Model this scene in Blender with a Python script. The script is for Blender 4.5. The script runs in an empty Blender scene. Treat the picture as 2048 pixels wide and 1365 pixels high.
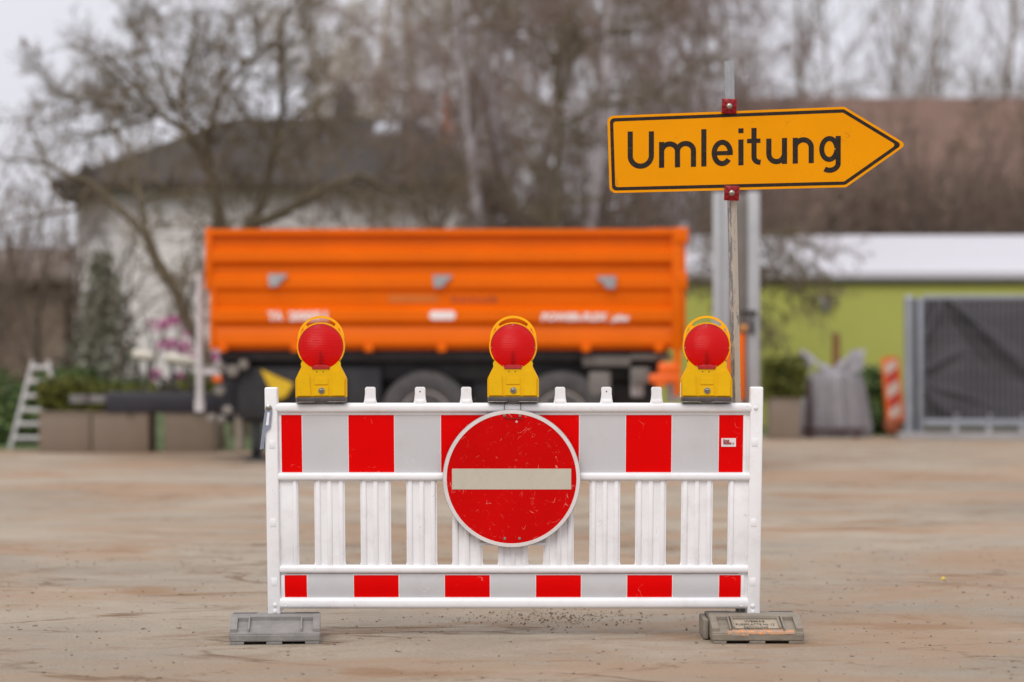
import bpy, bmesh, math, random
import numpy as np
from mathutils import Vector, Matrix

random.seed(7)
S = bpy.context.scene
COL = S.collection
R = math.radians

# ------------------------------------------------------------------ camera
F = 4835.0          # focal length in photo pixels (2048 wide): an 85 mm lens on full frame
HZ = 705.0          # photo row of the horizon
H = 1.194           # camera height
cd = bpy.data.cameras.new('camera')
cam = bpy.data.objects.new('camera', cd)
COL.objects.link(cam)
cam.location = (0, 0, H)
cam.rotation_euler = (R(90), 0, 0)
cd.sensor_width = 36.0
cd.lens = F / 2048 * 36.0
cd.shift_y = (HZ - 682.5) / 2048
cd.clip_start = 0.1
cd.clip_end = 2000
cd.dof.use_dof = True
cd.dof.focus_distance = 10.15
cd.dof.aperture_fstop = 1.5
S.camera = cam

# ------------------------------------------------------------------ sky and sun
SUN_EL, SUN_AZ = 50.0, 200.0       # azimuth clockwise from +Y (behind the camera, to the left)
w = bpy.data.worlds.new('World')
S.world = w
w.use_nodes = True
nt = w.node_tree
bg = nt.nodes['Background']
sky = nt.nodes.new('ShaderNodeTexSky')
sky.sky_type = 'NISHITA'
sky.sun_disc = False
sky.sun_elevation = R(SUN_EL)
sky.sun_rotation = R(SUN_AZ)
tc = nt.nodes.new('ShaderNodeTexCoord')
sep = nt.nodes.new('ShaderNodeSeparateXYZ')
nt.links.new(tc.outputs['Generated'], sep.inputs[0])
mr = nt.nodes.new('ShaderNodeMapRange')
mr.inputs['From Min'].default_value = 0.0
mr.inputs['From Max'].default_value = 0.9
mr.inputs['To Min'].default_value = 7.0
mr.inputs['To Max'].default_value = 14.0
nt.links.new(sep.outputs[2], mr.inputs['Value'])
nz = nt.nodes.new('ShaderNodeTexNoise')
nz.inputs['Scale'].default_value = 3.0
nz.inputs['Detail'].default_value = 4
nt.links.new(tc.outputs['Generated'], nz.inputs['Vector'])
mr2 = nt.nodes.new('ShaderNodeMapRange')
mr2.inputs['To Min'].default_value = 0.9
mr2.inputs['To Max'].default_value = 1.08
nt.links.new(nz.outputs['Fac'], mr2.inputs['Value'])
mul = nt.nodes.new('ShaderNodeMath')
mul.operation = 'MULTIPLY'
nt.links.new(mr.outputs[0], mul.inputs[0])
nt.links.new(mr2.outputs[0], mul.inputs[1])
vm = nt.nodes.new('ShaderNodeVectorMath')
vm.operation = 'SCALE'
vm.inputs[0].default_value = (0.965, 0.95, 1.03)
nt.links.new(mul.outputs[0], vm.inputs['Scale'])
mixw = nt.nodes.new('ShaderNodeMix')
mixw.data_type = 'RGBA'
mixw.inputs[0].default_value = 0.93
nt.links.new(sky.outputs[0], mixw.inputs[6])
nt.links.new(vm.outputs[0], mixw.inputs[7])
nt.links.new(mixw.outputs[2], bg.inputs['Color'])
bg.inputs['Strength'].default_value = 0.1

sl = bpy.data.lights.new('sun', 'SUN')
sl.energy = 1.5
sl.angle = R(35)
sl.color = (1.0, 0.95, 0.86)
sun = bpy.data.objects.new('sun', sl)
COL.objects.link(sun)
_d = Vector((math.sin(R(SUN_AZ)) * math.cos(R(SUN_EL)), math.cos(R(SUN_AZ)) * math.cos(R(SUN_EL)), math.sin(R(SUN_EL))))
sun.rotation_euler = _d.to_track_quat('Z', 'Y').to_euler()
sun.location = (-6, -10, 14)

S.view_settings.view_transform = 'Standard'
S.view_settings.look = 'None'
S.view_settings.exposure = 0.1
S.view_settings.gamma = 1.0
S.render.engine = 'CYCLES'
S.cycles.use_denoising = True
S.cycles.max_bounces = 8
S.cycles.transparent_max_bounces = 12


# ------------------------------------------------------------------ helpers
def P(px, py, d):
    """photo pixel at distance d -> point in the world"""
    return Vector(((px - 1024) / F * d, d, H - (py - HZ) / F * d))


def GD(py):
    return H * F / (py - HZ)


def tag(o, label=None, cat=None, group=None, kind=None):
    if label: o['label'] = label
    if cat: o['category'] = cat
    if group: o['group'] = group
    if kind: o['kind'] = kind
    return o


def thing(name, loc, label, cat, group=None):
    o = bpy.data.objects.new(name, None)
    o.empty_display_size = 0.1
    COL.objects.link(o)
    o.location = loc
    return tag(o, label, cat, group)


def finish(name, me, mats, parent=None, origin=None, smooth=35):
    """links a mesh given in world coordinates; with a parent, moved into the parent's space"""
    if not isinstance(mats, (list, tuple)): mats = [mats]
    for m in mats: me.materials.append(m)
    off = None
    if parent is not None:
        off = parent.location.copy()
        if parent.parent is not None: off += parent.parent.location
    elif origin is not None:
        off = Vector(origin)
    if off is not None: me.transform(Matrix.Translation(-off))
    if smooth:
        me.polygons.foreach_set('use_smooth', [True] * len(me.polygons))
        me.set_sharp_from_angle(angle=R(smooth))
    o = bpy.data.objects.new(name, me)
    COL.objects.link(o)
    if parent is not None: o.parent = parent
    elif origin is not None: o.location = origin
    return o


SPLIT = {'rivet', 'hole', 'pin', 'moulded_lug', 'injection_mark', 'hinge_lug', 'clip', 'coupling', 'hose', 'stand', 'stile',
         'moulded_panel', 'slot', 'red_sheeting', 'silver_sheeting', 'white_stripe', 'red_stripe', 'corner_post', 'end_wall',
         'side_guard', 'rear_lamp_bracket', 'clamp_bar', 'rail', 'rack_post', 'frame_upright'}


def islands(bm):
    """the separate pieces of a bmesh, each as a bmesh of its own"""
    bm.verts.index_update()
    seen, out = set(), []
    for v0 in bm.verts:
        if v0.index in seen: continue
        st, comp = [v0], []
        seen.add(v0.index)
        while st:
            v = st.pop()
            comp.append(v)
            for e in v.link_edges:
                u = e.other_vert(v)
                if u.index not in seen:
                    seen.add(u.index); st.append(u)
        nb = bmesh.new()
        mp = {v.index: nb.verts.new(v.co) for v in comp}
        fs = {f for v in comp for f in v.link_faces}
        for f in fs: nb.faces.new([mp[v.index] for v in f.verts]).material_index = f.material_index
        out.append(nb)
    bm.free()
    return out


def obj(name, bm, mats, parent=None, origin=None, smooth=35):
    if name in SPLIT and parent is not None:
        o = None
        for b_ in islands(bm): o = obj1(name, b_, mats, parent, origin, smooth)
        return o
    return obj1(name, bm, mats, parent, origin, smooth)


def obj1(name, bm, mats, parent=None, origin=None, smooth=35):
    me = bpy.data.meshes.new(name)
    bmesh.ops.recalc_face_normals(bm, faces=bm.faces[:])
    bm.to_mesh(me)
    bm.free()
    return finish(name, me, mats, parent, origin, smooth)


def merge(dst, src, mi=0):
    vs = [dst.verts.new(v.co) for v in src.verts]
    src.verts.index_update()
    for f in src.faces:
        try:
            nf = dst.faces.new([vs[v.index] for v in f.verts])
            nf.material_index = mi if mi else f.material_index
        except ValueError:
            pass
    src.free()


def box(bm, x0, x1, y0, y1, z0, z1, bev=0.0, seg=2, mi=0, rot=None):
    t = bmesh.new()
    bmesh.ops.create_cube(t, size=1)
    for v in t.verts:
        v.co = Vector(((x0 + x1) / 2 + v.co.x * (x1 - x0), (y0 + y1) / 2 + v.co.y * (y1 - y0), (z0 + z1) / 2 + v.co.z * (z1 - z0)))
    if bev: bmesh.ops.bevel(t, geom=t.edges[:], offset=bev, segments=seg, affect='EDGES', profile=0.5)
    if rot is not None:
        c = Vector(((x0 + x1) / 2, (y0 + y1) / 2, (z0 + z1) / 2))
        for v in t.verts: v.co = c + rot @ (v.co - c)
    merge(bm, t, mi)


def pbox(bm, px0, px1, py0, py1, d, y0, y1, bev=0.0, seg=2, mi=0):
    """box whose face at distance d covers the given photo pixels, thickness y0..y1 relative to d"""
    a, b = P(px0, py0, d), P(px1, py1, d)
    box(bm, a.x, b.x, d + y0, d + y1, b.z, a.z, bev, seg, mi)


def cyl(bm, p0, p1, r0, r1=None, n=16, mi=0, caps=True):
    p0, p1 = Vector(p0), Vector(p1)
    if r1 is None: r1 = r0
    ax = (p1 - p0).normalized()
    u = ax.orthogonal().normalized()
    v = ax.cross(u)
    A, B = [], []
    for k in range(n):
        a = 2 * math.pi * (k + 0.5) / n
        e = u * math.cos(a) + v * math.sin(a)
        A.append(bm.verts.new(p0 + e * r0))
        B.append(bm.verts.new(p1 + e * r1))
    fs = []
    for k in range(n):
        fs.append(bm.faces.new((A[k], A[(k + 1) % n], B[(k + 1) % n], B[k])))
    if caps:
        fs.append(bm.faces.new(A[::-1]))
        fs.append(bm.faces.new(B))
    for f in fs: f.material_index = mi


def tube(bm, pts, r, n=8, mi=0):
    """one bent round bar through pts; r a number or a list"""
    pts = [Vector(p) for p in pts]
    rs = r if isinstance(r, (list, tuple)) else [r] * len(pts)
    rings = []
    u = None
    for i, p in enumerate(pts):
        ax = (pts[min(i + 1, len(pts) - 1)] - pts[max(i - 1, 0)]).normalized()
        if u is None: u = ax.orthogonal().normalized()
        u = (u - ax * u.dot(ax)).normalized()
        v = ax.cross(u)
        rings.append([bm.verts.new(p + (u * math.cos(2 * math.pi * k / n) + v * math.sin(2 * math.pi * k / n)) * rs[i]) for k in range(n)])
    for a, b in zip(rings, rings[1:]):
        for k in range(n):
            bm.faces.new((a[k], a[(k + 1) % n], b[(k + 1) % n], b[k])).material_index = mi
    bm.faces.new(rings[0][::-1]).material_index = mi
    bm.faces.new(rings[-1]).material_index = mi


def extr(bm, prof, x0, x1, mi=0, caps=True):
    """closed profile [(y,z)] extruded along x"""
    A = [bm.verts.new((x0, y, z)) for y, z in prof]
    B = [bm.verts.new((x1, y, z)) for y, z in prof]
    n = len(prof)
    for k in range(n):
        bm.faces.new((A[k], A[(k + 1) % n], B[(k + 1) % n], B[k])).material_index = mi
    if caps:
        bm.faces.new(A[::-1]).material_index = mi
        bm.faces.new(B).material_index = mi


def slab(bm, outline, y0, y1, mi=0, bev=0.0):
    """closed outline [(x,z)] in a vertical plane, thickness y0..y1"""
    t = bmesh.new()
    A = [t.verts.new((x, y0, z)) for x, z in outline]
    B = [t.verts.new((x, y1, z)) for x, z in outline]
    n = len(outline)
    t.faces.new(A)
    t.faces.new(B[::-1])
    for k in range(n): t.faces.new((A[k], B[k], B[(k + 1) % n], A[(k + 1) % n]))
    if bev:
        es = [e for e in t.edges if all(abs(v.co.y - y0) < 1e-6 for v in e.verts)]
        bmesh.ops.bevel(t, geom=es, offset=bev, segments=2, affect='EDGES')
    merge(bm, t, mi)


def ring_slab(bm, outer, inner, y0, y1, mi=0):
    n = len(outer)
    q = [[bm.verts.new((x, y, z)) for x, z in o] for o in (outer, inner) for y in (y0, y1)]
    for k in range(n):
        j = (k + 1) % n
        for a, b in ((q[0], q[2]), (q[3], q[1]), (q[1], q[0]), (q[2], q[3])):
            bm.faces.new((a[k], a[j], b[j], b[k])).material_index = mi


def rounded(pts, r, n=5):
    """polygon with rounded corners; r one number or per corner"""
    out = []
    m = len(pts)
    for i in range(m):
        p = Vector(pts[i]); a = Vector(pts[i - 1]); b = Vector(pts[(i + 1) % m])
        ri = r[i] if isinstance(r, (list, tuple)) else r
        da, db = (a - p).normalized(), (b - p).normalized()
        ang = math.acos(max(-1, min(1, da.dot(db))))
        t = ri / math.tan(ang / 2)
        s, e = p + da * t, p + db * t
        c = p + (da + db).normalized() * (ri / math.sin(ang / 2))
        a0 = math.atan2(s.y - c.y, s.x - c.x)
        a1 = math.atan2(e.y - c.y, e.x - c.x)
        dd = (a1 - a0 + math.pi) % (2 * math.pi) - math.pi
        for k in range(n + 1):
            a_ = a0 + dd * k / n
            out.append((c.x + ri * math.cos(a_), c.y + ri * math.sin(a_)))
    return out


def lathe(bm, prof, c, axis='z', n=32, mi=0, sx=1.0, sy=1.0):
    """profile [(r, h)] turned round axis through c"""
    rings = []
    for r, h in prof:
        ring = []
        for k in range(n):
            a = 2 * math.pi * k / n
            if axis == 'z': co = (r * sx * math.cos(a), r * sy * math.sin(a), h)
            elif axis == 'y': co = (r * math.cos(a), h, r * math.sin(a))
            else: co = (h, r * math.cos(a), r * math.sin(a))
            ring.append(bm.verts.new(Vector(c) + Vector(co)))
        rings.append(ring)
    for a, b in zip(rings, rings[1:]):
        for k in range(n):
            bm.faces.new((a[k], a[(k + 1) % n], b[(k + 1) % n], b[k])).material_index = mi
    bm.faces.new(rings[0][::-1]).material_index = mi
    bm.faces.new(rings[-1]).material_index = mi


def text_mesh(body, size, extrude=0.0005, shear=0.0, bold=0.0, spacing=1.0):
    cu = bpy.data.curves.new('lettering', 'FONT')
    cu.body = body
    cu.size = size
    cu.extrude = extrude
    cu.offset = bold
    cu.shear = shear
    cu.space_character = spacing
    cu.align_x = 'LEFT'
    cu.resolution_u = 3
    o = bpy.data.objects.new('lettering', cu)
    COL.objects.link(o)
    dg = bpy.context.evaluated_depsgraph_get()
    me = bpy.data.meshes.new_from_object(o.evaluated_get(dg))
    bpy.data.objects.remove(o)
    me.materials.clear()
    return me


def stand_text(body, x0, x1, zb, y, height, m, parent, name='lettering', shear=0.0, bold=0.0, tilt=0.0):
    """upright lettering facing the camera, stretched to span x0..x1 on the baseline zb"""
    me = text_mesh(body, height / 0.72, shear=shear, bold=bold)
    xs = [v.co.x for v in me.vertices]
    k = (x1 - x0) / (max(xs) - min(xs))
    M = Matrix.Translation((x0 - min(xs) * k, y, zb)) @ Matrix.Rotation(tilt, 4, 'X') @ Matrix.Rotation(R(90), 4, 'X') @ Matrix.Diagonal((k, 1, 1, 1))
    me.transform(M)
    return finish(name, me, m, parent, smooth=0)


def pydata(name, V, Fc):
    """numpy quads -> mesh"""
    me = bpy.data.meshes.new(name)
    V = np.asarray(V, dtype=np.float32).reshape(-1, 3)
    Fc = np.asarray(Fc, dtype=np.int32)
    n, k = Fc.shape
    me.vertices.add(len(V))
    me.vertices.foreach_set('co', V.ravel())
    me.loops.add(n * k)
    me.loops.foreach_set('vertex_index', Fc.ravel())
    me.polygons.add(n)
    me.polygons.foreach_set('loop_start', np.arange(0, n * k, k, dtype=np.int32))
    me.update(calc_edges=True)
    return me


# ------------------------------------------------------------------ materials
MATS = {}


def nodes_of(name):
    m = bpy.data.materials.new(name)
    m.use_nodes = True
    t = m.node_tree
    return m, t, t.nodes['Principled BSDF']


def N(t, kind, **kw):
    n = t.nodes.new('ShaderNode' + kind)
    for k, v in kw.items(): setattr(n, k, v)
    return n


def coords(t, scale=(1, 1, 1), loc=(0, 0, 0)):
    c = N(t, 'TexCoord')
    mp = N(t, 'Mapping')
    mp.inputs['Scale'].default_value = scale
    mp.inputs['Location'].default_value = loc
    t.links.new(c.outputs['Object'], mp.inputs['Vector'])
    return mp.outputs[0]


def noise(t, vec, scale, detail=4, rough=0.6, dist=0.0):
    n = N(t, 'TexNoise')
    n.inputs['Scale'].default_value = scale
    n.inputs['Detail'].default_value = detail
    n.inputs['Roughness'].default_value = rough
    n.inputs['Distortion'].default_value = dist
    t.links.new(vec, n.inputs['Vector'])
    return n.outputs['Fac']


def ramp(t, fac, stops):
    r = N(t, 'ValToRGB')
    e = r.color_ramp.elements
    while len(e) < len(stops): e.new(0.5)
    for i, (p, c) in enumerate(stops):
        e[i].position = p
        e[i].color = (c, c, c, 1) if isinstance(c, (int, float)) else (*c, 1)
    t.links.new(fac, r.inputs[0])
    return r.outputs[0]


def mixc(t, fac, a, b, mode='MIX'):
    m = N(t, 'Mix', data_type='RGBA', blend_type=mode)
    for s, v in ((0, fac), (6, a), (7, b)):
        if isinstance(v, (int, float)): m.inputs[s].default_value = v
        elif isinstance(v, tuple): m.inputs[s].default_value = (*v, 1)
        else: t.links.new(v, m.inputs[s])
    return m.outputs[2]


def mathn(t, op, a, b=None):
    m = N(t, 'Math', operation=op)
    for s, v in ((0, a), (1, b)):
        if v is None: continue
        if isinstance(v, (int, float)): m.inputs[s].default_value = v
        else: t.links.new(v, m.inputs[s])
    return m.outputs[0]


def bump(t, bsdf, fac, strength=0.2, dist=0.01):
    b = N(t, 'Bump')
    b.inputs['Strength'].default_value = strength
    b.inputs['Distance'].default_value = dist
    t.links.new(fac, b.inputs['Height'])
    t.links.new(b.outputs[0], bsdf.inputs['Normal'])


def scratches(t, vec, scale=9.0, width=0.006, cover=(0.52, 0.6)):
    """thin curved scuffs: contour lines of a noise, kept in patches"""
    a = noise(t, vec, scale, 2, 0.5, 1.2)
    line = ramp(t, mathn(t, 'ABSOLUTE', mathn(t, 'SUBTRACT', a, 0.5)), [(0, 1.0), (width, 0.0)])
    patch = ramp(t, noise(t, vec, scale * 1.7, 2), [(cover[0], 0.0), (cover[1], 1.0)])
    return mathn(t, 'MULTIPLY', line, patch)


def mat(name, col, rough=0.5, var=0.12, scale=6.0, metal=0.0, coat=0.0, bmp=0.0, bscale=60.0, spec=0.5, dirt=None, dirt_amt=0.0, scuff=None):
    if name in MATS: return MATS[name]
    m, t, b = nodes_of(name)
    v = coords(t)
    n1 = noise(t, v, scale, 5)
    lo = tuple(c * (1 - var) for c in col)
    hi = tuple(min(1, c * (1 + var)) for c in col)
    c = ramp(t, n1, [(0.3, lo), (0.7, hi)])
    if dirt is not None:
        dn = ramp(t, noise(t, v, scale * 2.3, 8, 0.7), [(0.5, 0.0), (0.75, dirt_amt)])
        c = mixc(t, dn, c, dirt)
    if scuff is not None:
        c = mixc(t, scratches(t, v, 9.0, 0.004, (0.6, 0.68)), c, scuff)
    t.links.new(c, b.inputs['Base Color'])
    b.inputs['Roughness'].default_value = rough
    b.inputs['Metallic'].default_value = metal
    b.inputs['Coat Weight'].default_value = coat
    b.inputs['Specular IOR Level'].default_value = spec
    if bmp: bump(t, b, noise(t, v, bscale, 6, 0.65), bmp, 0.004)
    MATS[name] = m
    return m


white_pl = mat('white_plastic', (0.785, 0.785, 0.795), 0.38, 0.035, 5, dirt=(0.45, 0.39, 0.33), dirt_amt=0.26, scuff=(0.42, 0.39, 0.37), bmp=0.03, bscale=200)
red_sheet = mat('red_sheeting', (0.68, 0.0005, 0.0005), 0.5, 0.05, 3, spec=0.05, scuff=(0.80, 0.35, 0.3))
grey_sheet = mat('silver_sheeting', (0.525, 0.52, 0.53), 0.5, 0.03, 3, spec=0.2, dirt=(0.40, 0.375, 0.34), dirt_amt=0.3, scuff=(0.72, 0.7, 0.68))
zinc = mat('zinc_steel', (0.30, 0.33, 0.42), 0.42, 0.12, 20, metal=0.7)
screw_m = mat('screw_steel', (0.36, 0.34, 0.29), 0.32, 0.2, 60, metal=1.0)
lamp_yel = mat('lamp_yellow', (0.76, 0.43, 0.0005), 0.42, 0.06, 8, spec=0.2, bmp=0.05, bscale=300, dirt=(0.45, 0.24, 0.01), dirt_amt=0.25)
rim_yel = mat('lamp_rim_yellow', (0.86, 0.42, 0.001), 0.4, 0.05, 8, spec=0.25)
dark_pl = mat('dark_grey_plastic', (0.065, 0.055, 0.055), 0.45, 0.25, 30)
black_m = mat('black_paint', (0.018, 0.016, 0.017), 0.5, 0.3, 20)
red_pl = mat('clamp_red_plastic', (0.27, 0.004, 0.008), 0.4, 0.1, 20, spec=0.3)
orange_m = mat('trailer_orange', (0.75, 0.131, 0.0003), 0.38, 0.07, 1.2, spec=0.14, dirt=(0.45, 0.1, 0.01), dirt_amt=0.2)
chassis_m = mat('chassis_dark', (0.022, 0.022, 0.027), 0.55, 0.3, 4, dirt=(0.09, 0.075, 0.06), dirt_amt=0.35)
tyre_m = mat('tyre_rubber', (0.060, 0.057, 0.058), 0.8, 0.2, 8, dirt=(0.17, 0.145, 0.12), dirt_amt=0.6)
rim_m = mat('wheel_rim', (0.45, 0.42, 0.40), 0.5, 0.15, 8, metal=0.4)
grey_metal = mat('grey_metal', (0.36, 0.36, 0.37), 0.45, 0.12, 6, metal=0.3)
pale_metal = mat('pale_grey_paint', (0.50, 0.47, 0.47), 0.5, 0.1, 6)
white_let = mat('white_lettering', (0.80, 0.72, 0.70), 0.5, 0.03, 4)


def rubber(name, col, col2):
    m, t, b = nodes_of(name)
    v = coords(t)
    c = ramp(t, noise(t, v, 9, 8, 0.7), [(0.3, col), (0.68, col2)])
    sp = ramp(t, noise(t, v, 220, 2), [(0.62, 0.0), (0.72, 0.5)])
    c = mixc(t, sp, c, (0.07, 0.065, 0.06))
    t.links.new(c, b.inputs['Base Color'])
    b.inputs['Roughness'].default_value = 0.85
    bump(t, b, noise(t, v, 130, 8, 0.75), 0.6, 0.006)
    return m


plate_grey = rubber('recycled_rubber_grey', (0.17, 0.16, 0.148), (0.275, 0.26, 0.242))
plate_brown = rubber('recycled_rubber_dusty', (0.165, 0.14, 0.108), (0.28, 0.24, 0.185))
plate_tan = rubber('recycled_rubber_sandy', (0.30, 0.25, 0.18), (0.40, 0.335, 0.25))


def disc_red():
    m, t, b = nodes_of('worn_red_sheeting')
    v = coords(t)
    c = ramp(t, noise(t, v, 4, 3), [(0.3, (0.50, 0.0005, 0.0005)), (0.7, (0.58, 0.001, 0.001))])
    s1 = scratches(t, coords(t, (1, 1, 0.7)), 11, 0.0045, (0.54, 0.62))
    v2 = coords(t, (1, 1, 1), (3.1, 1.7, 5.3))
    s2 = scratches(t, v2, 21, 0.007, (0.56, 0.66))
    fine = ramp(t, noise(t, v, 170, 2), [(0.70, 0.0), (0.76, 0.55)])
    c = mixc(t, mathn(t, 'MULTIPLY', s1, 0.85), c, (0.80, 0.42, 0.34))
    c = mixc(t, mathn(t, 'MULTIPLY', s2, 0.55), c, (0.72, 0.26, 0.2))
    c = mixc(t, mathn(t, 'MULTIPLY', fine, 0.35), c, (0.60, 0.2, 0.17))
    t.links.new(c, b.inputs['Base Color'])
    b.inputs['Roughness'].default_value = 0.5
    b.inputs['Specular IOR Level'].default_value = 0.06
    return m


disc_red_m = disc_red()
disc_white_m = mat('aged_white_sheeting', (0.50, 0.46, 0.375), 0.5, 0.04, 8, spec=0.25, dirt=(0.28, 0.25, 0.2), dirt_amt=0.15, scuff=(0.2, 0.18, 0.15))
rim_white = mat('sign_rim_white', (0.66, 0.62, 0.60), 0.45, 0.06, 12, dirt=(0.35, 0.3, 0.28), dirt_amt=0.4)


def sign_yellow():
    m, t, b = nodes_of('detour_yellow_sheeting')
    v = coords(t)
    c = ramp(t, noise(t, v, 3, 4), [(0.3, (0.74, 0.275, 0.0003)), (0.7, (0.80, 0.305, 0.0005))])
    s = scratches(t, v, 7, 0.006, (0.56, 0.62))
    c = mixc(t, mathn(t, 'MULTIPLY', s, 0.6), c, (0.45, 0.16, 0.01))
    sp = ramp(t, noise(t, v, 60, 3), [(0.66, 0.0), (0.74, 0.5)])
    c = mixc(t, sp, c, (0.62, 0.22, 0.004))
    t.links.new(c, b.inputs['Base Color'])
    b.inputs['Roughness'].default_value = 0.5
    b.inputs['Specular IOR Level'].default_value = 0.07
    w1 = N(t, 'TexWave', wave_type='BANDS', bands_direction='X')
    w1.inputs['Scale'].default_value = 60
    t.links.new(v, w1.inputs['Vector'])
    bump(t, b, w1.outputs['Fac'], 0.04, 0.002)
    return m


sign_yel_m = sign_yellow()
sign_edge_m = mat('sign_edge_orange', (0.72, 0.25, 0.012), 0.4, 0.12, 20)
sign_blk_m = mat('sign_black_ink', (0.022, 0.016, 0.012), 0.6, 0.25, 25, spec=0.15, scuff=(0.22, 0.14, 0.06), dirt=(0.08, 0.06, 0.035), dirt_amt=0.5)


def post_paint(name, lim):
    m, t, b = nodes_of(name)
    v = coords(t, (1, 1, 0.3))
    n1 = noise(t, v, 42, 9, 0.8)
    c = ramp(t, n1, [(lim, (0.44, 0.385, 0.31)), (lim + 0.05, (0.36, 0.325, 0.285)), (lim + 0.08, (0.15, 0.145, 0.14)), (lim + 0.25, (0.27, 0.265, 0.26))])
    v2 = coords(t, (1, 1, 1))
    rust = ramp(t, noise(t, v2, 14, 6), [(0.62, 0.0), (0.75, 0.35)])
    c = mixc(t, rust, c, (0.30, 0.19, 0.09))
    t.links.new(c, b.inputs['Base Color'])
    b.inputs['Roughness'].default_value = 0.55
    b.inputs['Metallic'].default_value = 0.15
    bump(t, b, n1, 0.3, 0.002)
    return m


post_m = post_paint('peeling_post_paint', 0.54)
post_flaked = post_paint('flaked_post_metal', 0.42)


def lens_red():
    m, t, b = nodes_of('red_lamp_lens')
    v = coords(t)
    out = t.nodes['Material Output']
    w1 = N(t, 'TexWave', wave_type='BANDS', bands_direction='Z')
    w1.inputs['Scale'].default_value = 46
    t.links.new(v, w1.inputs['Vector'])
    b.inputs['Base Color'].default_value = (0.56, 0.0005, 0.003, 1)
    b.inputs['Roughness'].default_value = 0.3
    b.inputs['Specular IOR Level'].default_value = 0.3
    b.inputs['Coat Weight'].default_value = 0.42
    b.inputs['Coat Roughness'].default_value = 0.12
    bump(t, b, w1.outputs['Fac'], 0.4, 0.003)
    for l_ in list(t.links):
        if l_.to_socket == b.inputs['Normal']: t.links.new(l_.from_socket, b.inputs['Coat Normal'])
    tr = N(t, 'BsdfTransparent')
    tr.inputs[0].default_value = (1.0, 0.006, 0.008, 1)
    ms = N(t, 'MixShader')
    ms.inputs[0].default_value = 0.6
    t.links.new(b.outputs[0], ms.inputs[1])
    t.links.new(tr.outputs[0], ms.inputs[2])
    t.links.new(ms.outputs[0], out.inputs['Surface'])
    return m


lens_m = lens_red()
reflector_m = mat('lamp_reflector', (0.85, 0.82, 0.8), 0.4, 0.05, 20)
hinge_red = mat('lens_hinge_red', (0.42, 0.004, 0.006), 0.25, 0.1, 20, coat=0.4)


def ground_mat():
    m, t, b = nodes_of('dusty_yard_concrete')
    v = coords(t)
    base = ramp(t, noise(t, v, 0.35, 8, 0.65), [(0.32, (0.272, 0.231, 0.179)), (0.5, (0.334, 0.283, 0.218)), (0.68, (0.40, 0.339, 0.262))])
    grain = ramp(t, noise(t, v, 60, 8, 0.75), [(0.3, 0.76), (0.5, 1.0), (0.7, 1.16)])
    c = mixc(t, 1.0, base, grain, 'MULTIPLY')
    mid = ramp(t, noise(t, v, 9, 9, 0.75), [(0.3, 0.93), (0.5, 1.0), (0.7, 1.05)])
    c = mixc(t, 1.0, c, mid, 'MULTIPLY')
    vg = coords(t, (0.8, 1.0, 1), (21.0, 8.0, 0))
    bare = ramp(t, noise(t, vg, 0.5, 8, 0.7), [(0.55, 0.0), (0.68, 0.55)])
    c = mixc(t, bare, c, (0.235, 0.212, 0.183))
    # sandy, ochre soil tracked over the concrete
    va = coords(t, (0.7, 1.0, 1), (4.0, 2.0, 0))
    s1 = ramp(t, noise(t, va, 0.5, 9, 0.66, 0.5), [(0.46, 0.0), (0.54, 0.55), (0.66, 0.92)])
    c = mixc(t, s1, c, (0.340, 0.228, 0.146))
    vb = coords(t, (0.6, 1.0, 1), (9.0, 5.0, 0))
    s2 = ramp(t, noise(t, vb, 1.1, 10, 0.7, 0.5), [(0.555, 0.0), (0.62, 0.6), (0.72, 0.85)])
    c = mixc(t, s2, c, (0.27, 0.160, 0.088))
    # ridges of dried mud in wandering lines
    br = ramp(t, noise(t, v, 0.9, 8, 0.7), [(0.44, 0.0), (0.55, 1.0)])
    for sc_, off, wd, dk in ((0.7, 1.0, 0.012, 0.9), (1.1, 31.0, 0.007, 0.7)):
        vc = coords(t, (0.28, 0.9, 1), (off, 7.0, 0))
        ln = noise(t, vc, sc_, 6, 0.62, 0.8)
        l1 = ramp(t, mathn(t, 'ABSOLUTE', mathn(t, 'SUBTRACT', ln, 0.51)), [(0.0, dk), (wd, 0.0)])
        l1 = mathn(t, 'MULTIPLY', l1, br)
        c = mixc(t, l1, c, (0.165, 0.100, 0.058))
    vd = coords(t, (0.8, 1.0, 1), (14.0, 3.0, 0))
    pale = ramp(t, noise(t, vd, 0.8, 9, 0.7), [(0.56, 0.0), (0.68, 0.55)])
    c = mixc(t, pale, c, (0.44, 0.378, 0.298))
    clus = ramp(t, noise(t, v, 1.3, 5), [(0.40, 0.15), (0.62, 1.0)])
    crumbs = ramp(t, noise(t, v, 48, 5, 0.7), [(0.63, 0.0), (0.69, 0.85)])
    c = mixc(t, mathn(t, 'MULTIPLY', crumbs, clus), c, (0.135, 0.098, 0.068))
    t.links.new(c, b.inputs['Base Color'])
    b.inputs['Roughness'].default_value = 0.95
    b.inputs['Specular IOR Level'].default_value = 0.08
    n1 = noise(t, v, 45, 9, 0.75)
    n2 = mathn(t, 'MULTIPLY', mathn(t, 'ADD', s2, s1), 0.5)
    bump(t, b, mathn(t, 'ADD', n1, n2), 0.8, 0.014)
    return m


ground_m = ground_mat()
lawn_m = mat('lawn_green', (0.07, 0.10, 0.025), 0.9, 0.3, 1.5, bmp=0.5, bscale=12)


def bark(name, col, col2, scale=14):
    m, t, b = nodes_of(name)
    v = coords(t, (1, 1, 0.35))
    c = ramp(t, noise(t, v, scale, 6, 0.7), [(0.35, col), (0.65, col2)])
    t.links.new(c, b.inputs['Base Color'])
    b.inputs['Roughness'].default_value = 0.9
    b.inputs['Specular IOR Level'].default_value = 0.15
    return m


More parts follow.
